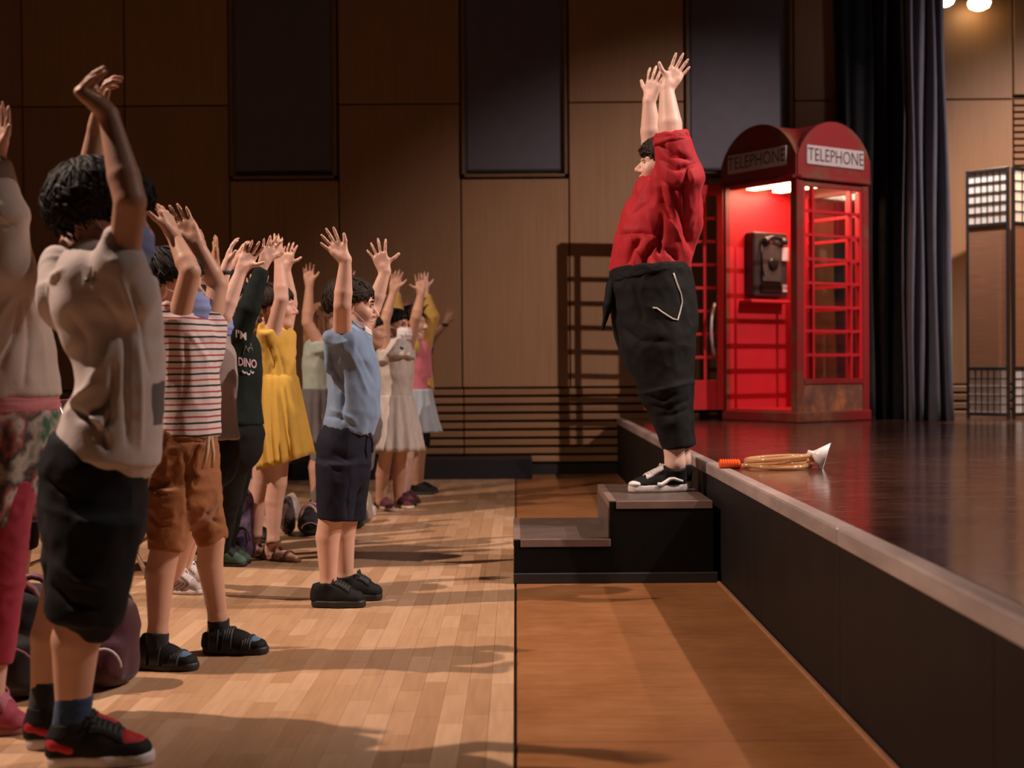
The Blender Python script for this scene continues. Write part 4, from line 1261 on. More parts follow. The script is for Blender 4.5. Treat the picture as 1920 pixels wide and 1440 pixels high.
# trousers
S = SDF(); pf.tube(S, [(505, 1144, 1296, 0.21), (545, 1141, 1303, 0.215), (600, 1147, 1309, 0.215), (650, 1160, 1304, 0.20)], 0.0, 0.03, cap=0.02)
for dy, x in ((-0.10, 0), (0.10, 8)):
    S.ec(pf.p((1232+x, 640, dy)), pf.p((1246+x, 730, dy)), 0.12, 0.165, 0.105, 0.115, YAX, 0.04)
    S.ec(pf.p((1246+x, 730, dy)), pf.p((1270+x, 838, dy)), 0.105, 0.112, 0.075, 0.068, YAX, 0.03, cap=0.008)
BLKT = cloth('trousers_black', (0.006, 0.0055, 0.0055), 0.8, 0.15, 0.3, 260, 0.0)
creT = [([(1216, 745), (1240, 752), (1270, 740)], 6, -0.016), ([(1222, 762), (1250, 768), (1288, 752)], 5, -0.012), ([(1235, 780), (1262, 778), (1290, 768)], 5, -0.008),
        ([(1190, 540), (1200, 570), (1204, 600)], 7, -0.010), ([(1160, 610), (1200, 640), (1250, 640)], 8, -0.010)]
pf.cloth('trousers', S, BLKT, 0.006, (18, 18, 14), creT, seed=6.0)
S = SDF(); pf.tube(S, [(500, 1143, 1293, 0.213), (524, 1141, 1299, 0.218)], 0.0, 0.02, cap=0.01, capb=0.01)
S.plane(pf.p((1141, 532)), np.array([0.18, 0, -1.0])); pf.cloth('waistband', S, cloth('waistband_black', (0.006, 0.0055, 0.0055), 0.8, 0.1, 0.4, 200, 0.0), 0.004, (22, 22, 40))
S = SDF(); S.ec(pf.p((1146, 532, -0.05)), pf.p((1140, 572, -0.07)), 0.035, 0.022, 0.045, 0.024, YAX, 0.01)
S.ec(pf.p((1140, 572, -0.07)), pf.p((1130, 618, -0.07)), 0.045, 0.022, 0.008, 0.005, YAX, 0.01)
pf.cloth('sash', S, BLKT, 0.004, (26, 26, 14))
bt = pf.root.children[-3]
def on_surface(obj, px, py, off=0.002):
    """first hit of the view ray on an object, moved out a little"""
    me = obj.data; o = rootoff(obj.parent) if obj.parent else np.zeros(3)
    key = obj.name
    if key not in _bvh: _bvh[key] = BVHTree.FromPolygons([tuple(v.co) for v in me.vertices], [tuple(p.vertices) for p in me.polygons])
    d = nrm(ray(px, py)); org = np.array([0, 0, CAMH])-o
    hit = _bvh[key].ray_cast(Vector(org), Vector(d))
    if hit[0] is None: return None
    return np.array(hit[0])+o-d*off
_bvh = {}
trz = [c for c in pf.root.children if c.name.startswith('trousers')][0]
pth = [(1263, 512), (1267, 524), (1272, 538), (1277, 552), (1279, 566), (1276, 582), (1271, 600), (1262, 598), (1252, 592), (1240, 584), (1232, 578), (1224, 577)]
pp = [on_surface(trz, x, y, 0.004) for x, y in pth]; pp = [p for p in pp if p is not None]
if len(pp) > 3: MB().tube(pp, 0.0035, 6).build('pocket_piping', plain('piping_pale', (0.62, 0.55, 0.45), 0.6), pf.root, smooth=True, world=True)
for g in (gF, gN):
    so = pf.shoe(g, SHOEK, RUBW, w=0.046, hgt=0.075, collar=0.118, sole=0.036, lace=LACEW, lr=0.0055)
shp = pf.shoe
# pale wave stripe on the near shoe
wave = [(1233, 908), (1240, 909), (1248, 904), (1256, 898), (1264, 897), (1272, 900), (1280, 902)]
pp = [on_surface(so, x, y, 0.002) for x, y in wave]; pp = [p for p in pp if p is not None]
if len(pp) > 3: MB().tube(pp, [0.009, 0.010, 0.009, 0.008, 0.0075, 0.006, 0.005][:len(pp)], 8).build('side_stripe', LACEW, so, smooth=True, world=True)
so_toe = gN[4]+np.array([0.034, 0, 0]); S = SDF()
S.ell(so_toe+ZAX*0.040, np.eye(3), (0.034, 0.036, 0.016), 0.01); V, Q = S.mesh(0.005, 1); wobj('toe_cap', V, Q, LACEW, so)

# ============ boy in blue tee, mask below his chin
bo = Person('boy in light blue tee and navy shorts, mask pulled under his chin', 5.50, 0, SK_L, vox=0.0046, cvox=0.006, hl=0.145).start(640)
rows_h = [(612, 628, 688, 0.085), (640, 614, 694, 0.125), (680, 615, 706, 0.125), (720, 619, 711, 0.12), (765, 616, 711, 0.12), (800, 609, 702, 0.122), (850, 596, 697, 0.125), (880, 600, 695, 0.12)]
bo.torso(rows_h, 0.03)
bo.head((660, 576), 0.212, 4, -2, neck=(660, 622), nr=0.040)
bo.arm((642, 632, -0.10), (642, 572, -0.20), (648, 488, -0.21), (611, 441, -0.21), (0.15, -1, 0.25), 1, r=(0.037, 0.034, 0.022), curl=0.10, spread=0.20, thumb=0.55)
bo.arm((672, 628, 0.11), (700, 576, 0.19), (722, 510, 0.20), (707, 466, 0.20), (0.0, 1, 0.1), -1, r=(0.036, 0.033, 0.022), curl=0.05, spread=0.26, thumb=1.25)
gN = bo.leg((636, 862, -0.055), (622, 965, -0.075), (616, 1098, -0.08), (584, 1138), (686, 1139), r=(0.058, 0.050, 0.047, 0.030))
gF = bo.leg((656, 862, 0.055), (650, 962, 0.07), (648, 1086, 0.08), (634, 1120), (717, 1121), r=(0.058, 0.050, 0.047, 0.030))
bo.body(); bo.eyes()
hair(bo.root, bo.h, HBR, n=420, length=0.13, fringe=0.075, curl=0.015, thick=0.0055, seed=11, puff=1.07)
face_mask(bo.root, bo.h, MASKW, z0=-0.135, z1=-0.085, out=0.72, fmax=0.85)
BLUE = cloth('tee_blue', (0.19, 0.27, 0.40), 0.85, 0.08, 0.3, 300, 0.15)
S = SDF(); bo.tube(S, [(618, 634, 684, 0.08), (645, 612, 697, 0.135)]+[(680, 613, 708, 0.13), (720, 617, 713, 0.125), (765, 614, 713, 0.125), (806, 606, 702, 0.128)], 0.0, 0.02, capb=0.006)
bo.sleeve(S, bo.p((652, 668, -0.06)), bo.p((640, 628, -0.125)), 0.07, 0.075, 0.055, 0.060)
S.ec(bo.p((620, 690, -0.09)), bo.p((615, 632, -0.12)), 0.035, 0.022, 0.03, 0.022, YAX, 0.02)
bo.sleeve(S, bo.p((665, 665, 0.06)), bo.p((676, 622, 0.13)), 0.06, 0.06, 0.052, 0.055)
creH = [([(640, 690), (643, 740), (640, 790)], 4, -0.012), ([(622, 662), (626, 690), (634, 712)], 4, -0.014), ([(625, 720), (640, 735), (645, 760)], 4, -0.008), ([(612, 780), (640, 785), (665, 800)], 4, -0.010), ([(618, 768), (640, 774), (660, 786)], 4, 0.007),
        ([(668, 650), (690, 690), (705, 720)], 5, -0.006), ([(655, 660), (676, 700), (690, 740)], 5, 0.005)]
tee = bo.cloth('tee', S, BLUE, 0.005, (26, 26, 11), creH, seed=1.0, skew=0.25)
S = SDF(); bo.tube(S, [(798, 612, 697, 0.125), (840, 592, 697, 0.132), (880, 594, 694, 0.13)], 0.0, 0.02, cap=0.01)
S.ec(bo.p((634, 870, -0.066)), bo.p((628, 974, -0.075)), 0.082, 0.088, 0.070, 0.070, YAX, 0.02, cap=0.006)
S.ec(bo.p((658, 870, 0.066)), bo.p((652, 972, 0.07)), 0.082, 0.080, 0.070, 0.068, YAX, 0.02, cap=0.006)
NAVY = cloth('shorts_navy', (0.009, 0.010, 0.022), 0.8, 0.15, 0.25, 260, 0.0)
bo.cloth('shorts', S, NAVY, 0.004, (22, 22, 14), [([(625, 850), (650, 862), (670, 858)], 4, -0.006), ([(600, 860), (625, 880), (640, 884)], 4, -0.005), ([(655, 900), (650, 940), (652, 974)], 4, -0.006)], seed=3.0)
MB().tube([bo.p((694, 812, -0.06)), bo.p((699, 830, -0.07)), bo.p((698, 848, -0.06))], 0.006, 6).build('drawstring', cloth('cord_dark', (0.03, 0.012, 0.02)), bo.root, smooth=True, world=True)
SOCKW = cloth('sock_white', (0.62, 0.56, 0.54))
for g in (gF, gN):
    bo.sock(g, SOCKW, 0.055, 0.088, 0.034, 0.034)
    bo.shoe(g, SHOEK, RUB, w=0.044, hgt=0.078, collar=0.098, sole=0.030, lace=LACEK)

# ============ child in striped tee
st = Person('child in red and black striped tee, brown shorts and black sandals, arms crossed overhead', 4.42, 0, SK_M, vox=0.0046, cvox=0.006, hl=0.152).start(350)
rows_c = [(598, 318, 388, 0.09), (630, 312, 396, 0.125), (680, 309, 405, 0.13), (740, 304, 409, 0.125), (800, 300, 409, 0.125), (850, 292, 407, 0.13), (900, 288, 404, 0.125)]
st.torso(rows_c, 0.03)
st.head((322, 543), 0.228, -6, 2, neck=(348, 606), nr=0.042)
st.arm((330, 618, -0.12), (357, 510, -0.16), (326, 443, -0.10), (309, 398, -0.09), (-0.9, 0.3, 0), 1, r=(0.036, 0.032, 0.022), curl=0.42, spread=0.08, thumb=0.6)
st.arm((392, 622, 0.10), (408, 535, 0.13), (368, 456, 0.08), (322, 379, 0.08), (0.1, -1, 0.0), -1, r=(0.036, 0.033, 0.023), curl=0.05, spread=0.10, thumb=0.55)
gN = st.leg((326, 905, -0.055), (312, 1020, -0.09), (296, 1185, -0.11), (252, 1246), (372, 1251), r=(0.055, 0.046, 0.046, 0.029))
gF = st.leg((370, 905, 0.055), (396, 1010, 0.09), (409, 1160, 0.12), (380, 1217), (504, 1218), r=(0.055, 0.044, 0.042, 0.030))
st.body(); st.eyes()
hair(st.root, st.h, HB_, n=420, length=0.14, fringe=0.075, thick=0.0055, seed=21, puff=1.12)
face_mask(st.root, st.h, MASKB, z0=-0.105, z1=-0.012)
def stripemat():
    m, nt, b = base_mat('tee_striped')
    tc = nt.nodes.new('ShaderNodeTexCoord'); sp = nt.nodes.new('ShaderNodeSeparateXYZ'); nt.links.new(tc.outputs['Object'], sp.inputs[0])
    n = noise(nt, 5, 2)
    ad = nt.nodes.new('ShaderNodeMath'); ad.operation = 'MULTIPLY_ADD'; ad.inputs[1].default_value = 0.016
    nt.links.new(n.outputs[0], ad.inputs[0]); nt.links.new(sp.outputs['Z'], ad.inputs[2])
    ml = nt.nodes.new('ShaderNodeMath'); ml.operation = 'MULTIPLY'; ml.inputs[1].default_value = 1/0.0385
    fr = nt.nodes.new('ShaderNodeMath'); fr.operation = 'FRACT'
    nt.links.new(ad.outputs[0], ml.inputs[0]); nt.links.new(ml.outputs[0], fr.inputs[0])
    r = nt.nodes.new('ShaderNodeValToRGB'); r.color_ramp.interpolation = 'CONSTANT'; e = r.color_ramp.elements
    W_ = (0.58, 0.48, 0.45, 1)
    for p, c in ((0.0, (0.012, 0.012, 0.016, 1)), (0.16, W_), (0.5, (0.34, 0.03, 0.04, 1)), (0.64, W_)):
        if p == 0.0: e[0].color = c
        else:
            x = e.new(p); x.color = c
    e.remove(e[-1]) if e[-1].position > 0.99 else None
    nt.links.new(fr.outputs[0], r.inputs[0]); nt.links.new(r.outputs[0], b.inputs['Base Color']); setin(b, 'Roughness', 0.85)
    n2 = noise(nt, 260, 2); bump(nt, b, n2.outputs[0], 0.3, 0.004); return m
STRIPE = stripemat()
S = SDF(); st.tube(S, [(604, 322, 384, 0.08), (632, 308, 398, 0.135), (680, 306, 407, 0.135), (740, 300, 411, 0.13), (795, 296, 411, 0.13), (815, 294, 413, 0.132)], 0.0, 0.02, capb=0.006)
st.sleeve(S, st.p((334, 660, -0.07)), st.p((330, 586, -0.135)), 0.075, 0.070, 0.052, 0.050)
S.ec(st.p((318, 640, -0.10)), st.p((312, 572, -0.13)), 0.04, 0.022, 0.03, 0.013, YAX, 0.02)
S.cone(st.p((350, 630, 0.0)), st.p((349, 606, 0.0)), 0.085, 0.060, 0.03, cap=0.008)
st.sleeve(S, st.p((385, 660, 0.06)), st.p((395, 600, 0.12)), 0.065, 0.06, 0.055, 0.055)
st.cloth('tee', S, STRIPE, 0.004, (24, 24, 10), [([(365, 620), (385, 650), (404, 672)], 4, -0.010), ([(355, 625), (375, 655), (398, 690)], 4, 0.007), ([(345, 630), (350, 680), (345, 740)], 6, -0.006), ([(320, 640), (318, 700), (308, 760)], 6, 0.006)], seed=9.0)
BRN = cloth('shorts_rust_brown', (0.25, 0.092, 0.028), 0.8, 0.15, 0.35, 260, 0.12)
S = SDF(); st.tube(S, [(806, 294, 404, 0.125), (850, 281, 408, 0.135), (900, 277, 410, 0.135), (930, 279, 410, 0.13)], 0.0, 0.02, cap=0.01)
S.ec(st.p((318, 920, -0.075)), st.p((312, 1030, -0.09)), 0.085, 0.075, 0.070, 0.056, YAX, 0.02, cap=0.008)
S.ec(st.p((372, 915, 0.075)), st.p((398, 1012, 0.095)), 0.085, 0.070, 0.066, 0.050, YAX, 0.02, cap=0.008)
st.cloth('shorts', S, BRN, 0.007, (22, 22, 26), [([(280, 890), (300, 905), (320, 905)], 4, -0.01), ([(283, 915), (305, 928), (325, 925)], 4, -0.009), ([(284, 970), (300, 985), (318, 985)], 4, -0.009), ([(385, 960), (400, 975), (420, 985)], 4, -0.010), ([(345, 850), (352, 900), (350, 955)], 4, -0.010), ([(300, 820), (312, 860), (305, 900)], 5, -0.006)], seed=12.0)
S = SDF(); st.tube(S, [(803, 293, 405, 0.128), (822, 289, 406, 0.132)], 0.0, 0.02, cap=0.006, capb=0.006); st.cloth('waistband', S, BRN, 0.003, (60, 60, 30))
MB().tube([st.p((392, 818, -0.10)), st.p((388, 850, -0.115)), st.p((380, 880, -0.118))], 0.006, 6).build('drawstring', plain('cord_tan', (0.5, 0.33, 0.2), 0.8), st.root, smooth=True, world=True)
MB().tube([st.p((396, 818, -0.095)), st.p((400, 850, -0.105)), st.p((398, 878, -0.105))], 0.006, 6).build('drawstring', plain('cord_tan', (0.5, 0.33, 0.2), 0.8), st.root, smooth=True, world=True)
SOCKK = cloth('sock_black', (0.014, 0.014, 0.016)); BLUEG = plain('toe_blue_grey', (0.10, 0.19, 0.30), 0.6)
for g in (gF, gN):
    st.sock(g, SOCKK, 0.05, 0.112, 0.034, 0.036)
    so = st.shoe(g, SHOEK, RUB, w=0.044, hgt=0.058, collar=0.075, sole=0.026, name='sandal', toe_mat=BLUEG)
    hp, tp = g[3], g[4]; d = nrm(tp-hp); L = np.linalg.norm(tp-hp); lat = np.cross(ZAX, d)
    for t, hh in ((0.22, 0.105), (0.42, 0.085), (0.70, 0.058)):
        c = hp+d*L*t
        mb = MB()
        for e in (-0.012, -0.004, 0.004, 0.012):
            mb.tube([c+d*e+lat*0.047*math.cos(a)+ZAX*(0.02+(hh-0.02)*math.sin(a)) for a in np.linspace(0, math.pi, 12)], 0.0055, 6)
        mb.build('strap', RUB, so, smooth=True, world=True)

# ============ tall child in white tee, seen from behind
wt = Person('tall curly-haired child in white tee and long dark shorts with red and black sneakers', 3.33, 35, SK_M, vox=0.0046, cvox=0.006, hl=0.168).start(160)
rows_b = [(478, 150, 240, 0.10), (520, 118, 262, 0.15), (570, 112, 290, 0.15), (620, 122, 296, 0.145), (680, 150, 298, 0.14), (740, 152, 296, 0.14), (800, 130, 294, 0.145), (850, 112, 290, 0.15), (900, 90, 272, 0.15), (940, 92, 268, 0.15)]
wt.torso(rows_b, 0.045)
wt.head((196, 408), 0.232, 25, -6, neck=(190, 490, 0.03), nr=0.046)
wt.arm((230, 508, -0.115), (244, 378, -0.19), (203, 214, -0.15), (164, 182, -0.15), (0.55, -0.15, 0.80), 1, r=(0.036, 0.036, 0.023), spread=0.09, thumb=0.5, knuck=1.55, curl=0.12)
wt.arm((128, 505, 0.16), (160, 375, 0.26), (181, 240, 0.24), (190, 165, 0.22), (0.8, 0.1, 0.2), -1, r=(0.038, 0.033, 0.022), curl=0.5, spread=0.08, thumb=0.4)
gN = wt.leg((186, 975, -0.06), (160, 1130, -0.07), (135, 1345, -0.06), (88, 1424), (291, 1417), r=(0.070, 0.056, 0.056, 0.036))
gF = wt.leg((160, 960, 0.09), (115, 1130, 0.10), (86, 1330, 0.10), (48, 1395), (236, 1391), r=(0.070, 0.052, 0.050, 0.036))
wt.body(); wt.eyes(brow=False)
hair(wt.root, wt.h, HB_, n=1050, length=0.20, fringe=0.11, curl=0.11, thick=0.0055, seed=31, puff=1.18)
face_mask(wt.root, wt.h, MASKB, z0=-0.105, z1=-0.012)
def teeprint():
    m, nt, b = base_mat('tee_white_print')
    n = noise(nt, 6, 4); r = ramp(nt, n.outputs[0], [(0.3, (0.52, 0.44, 0.41)), (0.7, (0.60, 0.51, 0.48))])
    tc = nt.nodes.new('ShaderNodeTexCoord'); sp = nt.nodes.new('ShaderNodeSeparateXYZ'); nt.links.new(tc.outputs['Object'], sp.inputs[0])
    n2 = noise(nt, 3.2, 2)
    # printed grey figure on the chest: object-space x beyond the side seam, blotchy edge
    ma = nt.nodes.new('ShaderNodeMath'); ma.operation = 'MULTIPLY_ADD'; ma.inputs[1].default_value = 0.13
    nt.links.new(n2.outputs[0], ma.inputs[0]); nt.links.new(sp.outputs['X'], ma.inputs[2])
    gt = nt.nodes.new('ShaderNodeMath'); gt.operation = 'GREATER_THAN'; gt.inputs[1].default_value = 0.258
    nt.links.new(ma.outputs[0], gt.inputs[0])
    zg = nt.nodes.new('ShaderNodeMath'); zg.operation = 'GREATER_THAN'; zg.inputs[1].default_value = 0.80; nt.links.new(sp.outputs['Z'], zg.inputs[0])
    mu = nt.nodes.new('ShaderNodeMath'); mu.operation = 'MULTIPLY'; nt.links.new(gt.outputs[0], mu.inputs[0]); nt.links.new(zg.outputs[0], mu.inputs[1])
    mx = nt.nodes.new('ShaderNodeMix'); mx.data_type = 'RGBA'
    nt.links.new(mu.outputs[0], mx.inputs[0]); nt.links.new(r.outputs[0], mx.inputs[6]); mx.inputs[7].default_value = (0.10, 0.085, 0.085, 1)
    nt.links.new(mx.outputs[2], b.inputs['Base Color']); setin(b, 'Roughness', 0.88); setin(b, 'Sheen Weight', 0.1)
    n3 = noise(nt, 260, 2); bump(nt, b, n3.outputs[0], 0.3, 0.004); return m
WTEE = teeprint()
S = SDF(); wt.tube(S, [(488, 150, 240, 0.10), (525, 112, 270, 0.165), (570, 102, 298, 0.165), (615, 118, 304, 0.155), (665, 142, 305, 0.15), (720, 150, 304, 0.15), (765, 142, 303, 0.15), (800, 122, 301, 0.155), (835, 108, 299, 0.158), (858, 104, 297, 0.16)], 0.0, 0.02, capb=0.006)
wt.sleeve(S, wt.p((225, 545, -0.10)), wt.p((226, 470, -0.15)), 0.085, 0.085, 0.060, 0.046)
S.ec(wt.p((206, 500, -0.13)), wt.p((212, 440, -0.15)), 0.05, 0.030, 0.04, 0.020, YAX, 0.02)
wt.sleeve(S, wt.p((125, 575, 0.06)), wt.p((118, 496, 0.15)), 0.09, 0.062, 0.070, 0.046)
S.ec(wt.p((100, 570, 0.02)), wt.p((108, 500, 0.10)), 0.05, 0.028, 0.05, 0.028, YAX, 0.03)
creB = [([(130, 590), (160, 640), (158, 690)], 16, -0.010), ([(215, 690), (212, 730), (190, 765), (150, 780)], 7, -0.024), ([(135, 765), (165, 790), (196, 832)], 6, -0.022), ([(206, 745), (205, 785), (190, 810), (200, 840)], 6, -0.020),
        ([(175, 720), (150, 745), (130, 775)], 9, 0.018), ([(160, 775), (185, 790), (200, 805)], 7, 0.016), ([(190, 560), (215, 590), (240, 660)], 8, -0.007), ([(225, 520), (240, 560), (268, 640)], 6, 0.010), ([(245, 540), (262, 600), (280, 700)], 6, -0.012),
        ([(238, 620), (236, 720), (240, 830)], 7, -0.012), ([(258, 640), (262, 740), (262, 840)], 7, 0.012), ([(118, 505), (100, 520), (92, 550)], 5, 0.010), ([(205, 650), (185, 690), (165, 720)], 10, 0.010)]
S.cone(wt.p((192, 525, 0.03)), wt.p((190, 484, 0.035)), 0.10, 0.062, 0.03, cap=0.008)
wt.cloth('tee', S, WTEE, 0.003, (16, 16, 6), creB, seed=15.0)
# shoulder tab with button and hem band
tb = [on_surface([c for c in wt.root.children if c.name.startswith('tee')][0], x, y, 0.004) for x, y in ((155, 500), (173, 500), (173, 535), (156, 537))]
if all(t is not None for t in tb):
    mb = MB(); nn = np.array([0, -0.006, 0.0]); mb.add([*tb, *[t+nn for t in tb]], [(0, 1, 2, 3), (7, 6, 5, 4), (0, 4, 5, 1), (1, 5, 6, 2), (2, 6, 7, 3), (3, 7, 4, 0)])
    o = mb.build('shoulder_tab', plain('tab_white', (0.56, 0.48, 0.46), 0.8), wt.root, world=True)
    MB().lathe([(0.006, 0), (0.006, 0.003), (0.003, 0.004)], 12, 'y', tuple((tb[2]+tb[3])/2+np.array([0, -0.010, 0.012]))).build('button', plain('button_grey', (0.2, 0.15, 0.15), 0.4), o, smooth=True, world=True)
DKN = cloth('shorts_dark_navy', (0.0055, 0.006, 0.009), 0.85, 0.2, 0.3, 240, 0.0)
S = SDF(); wt.tube(S, [(835, 100, 284, 0.152), (880, 82, 276, 0.158), (940, 80, 272, 0.158), (980, 84, 268, 0.155)], 0.0, 0.02, cap=0.01)
S.ec(wt.p((186, 970, -0.07)), wt.p((158, 1160, -0.08)), 0.105, 0.105, 0.088, 0.088, nrm((0.2, 1, 0.4)), 0.025, cap=0.012)
S.ec(wt.p((150, 970, 0.08)), wt.p((122, 1140, 0.09)), 0.105, 0.090, 0.085, 0.052, YAX, 0.025, cap=0.012)
S.ec(wt.p((150, 1120, -0.08)), wt.p((178, 1180, -0.085)), 0.07, 0.06, 0.05, 0.035, YAX, 0.03)
wt.cloth('shorts', S, DKN, 0.009, (14, 14, 12), [([(100, 1100), (130, 1130), (180, 1140)], 8, -0.016), ([(110, 1060), (140, 1090), (190, 1100)], 9, 0.012), ([(90, 900), (110, 920), (130, 925)], 6, -0.01)], seed=18.0)
SOCKB = cloth('sock_blue', (0.020, 0.045, 0.11)); SHRED = cloth('shoe_red_panel', (0.42, 0.02, 0.03), 0.55, 0.1, 0.1, 200, 0.0)
for g, sm in ((gF, SOCKK), (gN, SOCKB)):
    wt.sock(g, sm, 0.06, 0.165, 0.043, 0.043)
    so = wt.shoe(g, SHOEK, RUBW, w=0.050, hgt=0.078, collar=0.105, sole=0.030, lace=LACEK, toe_mat=SHRED)
    hp, tp = g[3], g[4]; d = nrm(tp-hp); L = np.linalg.norm(tp-hp); lat = np.cross(ZAX, d)
    S = SDF(); S.ec(hp+d*L*0.11+ZAX*0.055, hp+d*L*0.25+ZAX*0.045, 0.0445, 0.030, 0.0505, 0.022, lat, 0.008); S.plane(hp+ZAX*0.03, -ZAX)
    V, Q = S.mesh(0.005, 2); wobj('heel_counter', V, Q, SHRED, so)

# ============ girl in yellow dress with a braid
ye_ = Person('girl with a braid in a mustard yellow dress and brown sandals', 6.80, 0, SK_L, vox=0.006, cvox=0.007, hl=0.14).start(510)
rows_f = [(612, 492, 536, 0.085), (640, 484, 546, 0.115), (680, 484, 551, 0.115), (720, 486, 552, 0.115), (780, 480, 548, 0.125), (830, 484, 546, 0.12)]
ye_.torso(rows_f, 0.014)
ye_.head((517, 576), 0.21, 5, 2, neck=(513, 616), nr=0.038)
ye_.arm((510, 630, -0.085), (528, 560, -0.14), (523, 488, -0.12), (516, 438, -0.12), (0.3, 0.9, 0), 1, r=(0.038, 0.034, 0.022), curl=0.15, spread=0.12)
ye_.arm((532, 634, 0.11), (545, 570, 0.12), (536, 503, 0.10), (548, 440, 0.08), (0.3, 0.95, 0), -1, r=(0.038, 0.034, 0.022), curl=0.12, spread=0.12, thumb=0.8)
gN = ye_.leg((518, 830, -0.06), (520, 905, -0.065), (512, 1012, -0.065), (492, 1037), (562, 1043), r=(0.07, 0.047, 0.045, 0.028))
gF = ye_.leg((500, 830, 0.06), (490, 905, 0.06), (480, 1003, 0.06), (455, 1030), (522, 1034), r=(0.07, 0.045, 0.043, 0.028))
ye_.body()
hair(ye_.root, ye_.h, HBR, n=360, length=0.15, fringe=0.16, thick=0.006, seed=41, puff=1.05)
strand(ye_.root, 'braid', [ye_.p((497, 570, -0.03)), ye_.p((486, 590, -0.07)), ye_.p((480, 615, -0.09)), ye_.p((478, 640, -0.09))], 0.024, HLB, True)
YEL = cloth('dress_yellow', (0.62, 0.36, 0.055), 0.8, 0.1, 0.25, 260, 0.2)
S = SDF(); ye_.tube(S, [(618, 494, 532, 0.08), (642, 482, 548, 0.12), (680, 481, 553, 0.12), (712, 482, 556, 0.12)], 0.0, 0.02, capb=0.01)
ye_.sleeve(S, ye_.p((508, 660, -0.06)), ye_.p((500, 618, -0.11)), 0.06, 0.055, 0.05, 0.042)
S.ec(ye_.p((492, 650, -0.08)), ye_.p((489, 612, -0.09)), 0.04, 0.02, 0.03, 0.014, YAX, 0.02)
ye_.sleeve(S, ye_.p((535, 660, 0.06)), ye_.p((536, 625, 0.11)), 0.055, 0.05, 0.05, 0.05)
ye_.cloth('dress_top', S, YEL, 0.005, (26, 26, 12), [([(505, 650), (515, 680), (505, 705)], 4, -0.012), ([(520, 650), (532, 690), (535, 712)], 4, -0.008)], seed=22.0)
ye_.skirt([(702, 702, 482, 555, 0.118), (712, 708, 480, 559, 0.13), (760, 752, 478, 568, 0.16), (820, 802, 480, 578, 0.19), (880, 850, 486, 588, 0.21)], YEL, 15, 0.006, 'skirt', 3)
BRS = plain('sandal_brown', (0.16, 0.07, 0.035), 0.5)
for g in (gF, gN): ye_.sandal(g, BRS, BRS)

# ============ girl at the left edge in a cream cardigan
lf = Person('child in cream long sleeves with pink sash, floral skirt and pink leggings', 3.62, 10, SK_L, vox=0.0062, cvox=0.007, hl=0.15).start(5)
rows_a = [(480, -60, 40, 0.10), (530, -85, 62, 0.15), (600, -78, 78, 0.15), (680, -72, 92, 0.14), (750, -68, 95, 0.14), (820, -72, 96, 0.15), (880, -70, 92, 0.15)]
lf.torso(rows_a, 0.016)
lf.head((-60, 400), 0.225, 0, 5, neck=(-40, 490), nr=0.042)
lf.arm((18, 520, -0.10), (12, 410, -0.13), (-8, 300, -0.12), (4, 200, -0.12), (-0.4, -0.8, 0), 1, r=(0.044, 0.038, 0.024), curl=0.1, spread=0.08, thumb=0.5)
lf.arm((-80, 520, 0.12), (-105, 410, 0.13), (-95, 300, 0.12), (-90, 210, 0.12), (0.5, 0.5, 0), -1, r=(0.044, 0.038, 0.024), curl=0.1, spread=0.08)
gN = lf.leg((5, 920, -0.07), (0, 1090, -0.07), (-18, 1320, -0.06), (-50, 1380), (46, 1384), r=(0.066, 0.050, 0.048, 0.032))
gF = lf.leg((-40, 920, 0.08), (-60, 1090, 0.08), (-85, 1310, 0.08), (-120, 1360), (-20, 1362), r=(0.066, 0.050, 0.048, 0.032))
lf.body()
hair(lf.root, lf.h, HLB, n=260, length=0.2, fringe=0.1, thick=0.006, seed=51)
CRM = cloth('cardigan_cream', (0.52, 0.42, 0.36), 0.9, 0.08, 0.4, 300, 0.15)
S = SDF(); lf.tube(S, [(488, -55, 36, 0.10), (535, -90, 62, 0.165), (600, -82, 82, 0.165), (670, -78, 99, 0.16), (715, -76, 106, 0.16), (745, -76, 110, 0.16)], 0.0, 0.03, capb=0.006)
S.cone(lf.p((10, 560, -0.08)), lf.p((14, 505, -0.12)), 0.085, 0.066, 0.04); S.cone(lf.p((14, 508, -0.12)), lf.p((8, 410, -0.13)), 0.064, 0.058, 0.03); S.cone(lf.p((8, 410, -0.13)), lf.p((-7, 306, -0.12)), 0.058, 0.036, 0.02, cap=0.008)
S.cone(lf.p((-75, 560, 0.08)), lf.p((-105, 410, 0.13)), 0.08, 0.06, 0.04); S.cone(lf.p((-105, 410, 0.13)), lf.p((-96, 306, 0.12)), 0.058, 0.036, 0.02, cap=0.008)
lf.cloth('cardigan', S, CRM, 0.006, (16, 16, 8), [([(40, 560), (30, 620), (0, 690)], 7, -0.012), ([(48, 575), (55, 640), (45, 720)], 6, -0.012), ([(58, 580), (80, 640), (88, 720)], 6, 0.012), ([(20, 560), (0, 590), (-20, 640)], 7, 0.012), ([(0, 420), (15, 425), (30, 420)], 6, -0.008)], seed=27.0)
PNKS = plain('sash_pink', (0.48, 0.16, 0.17), 0.8, 0, 0.3, 6, 0.3, 200, stretch=(1, 1, 22))
S = SDF(); lf.tube(S, [(742, -72, 104, 0.155), (772, -74, 108, 0.16)], 0.0, 0.02, cap=0.01, capb=0.01); lf.cloth('sash', S, PNKS, 0.003, (14, 14, 60))
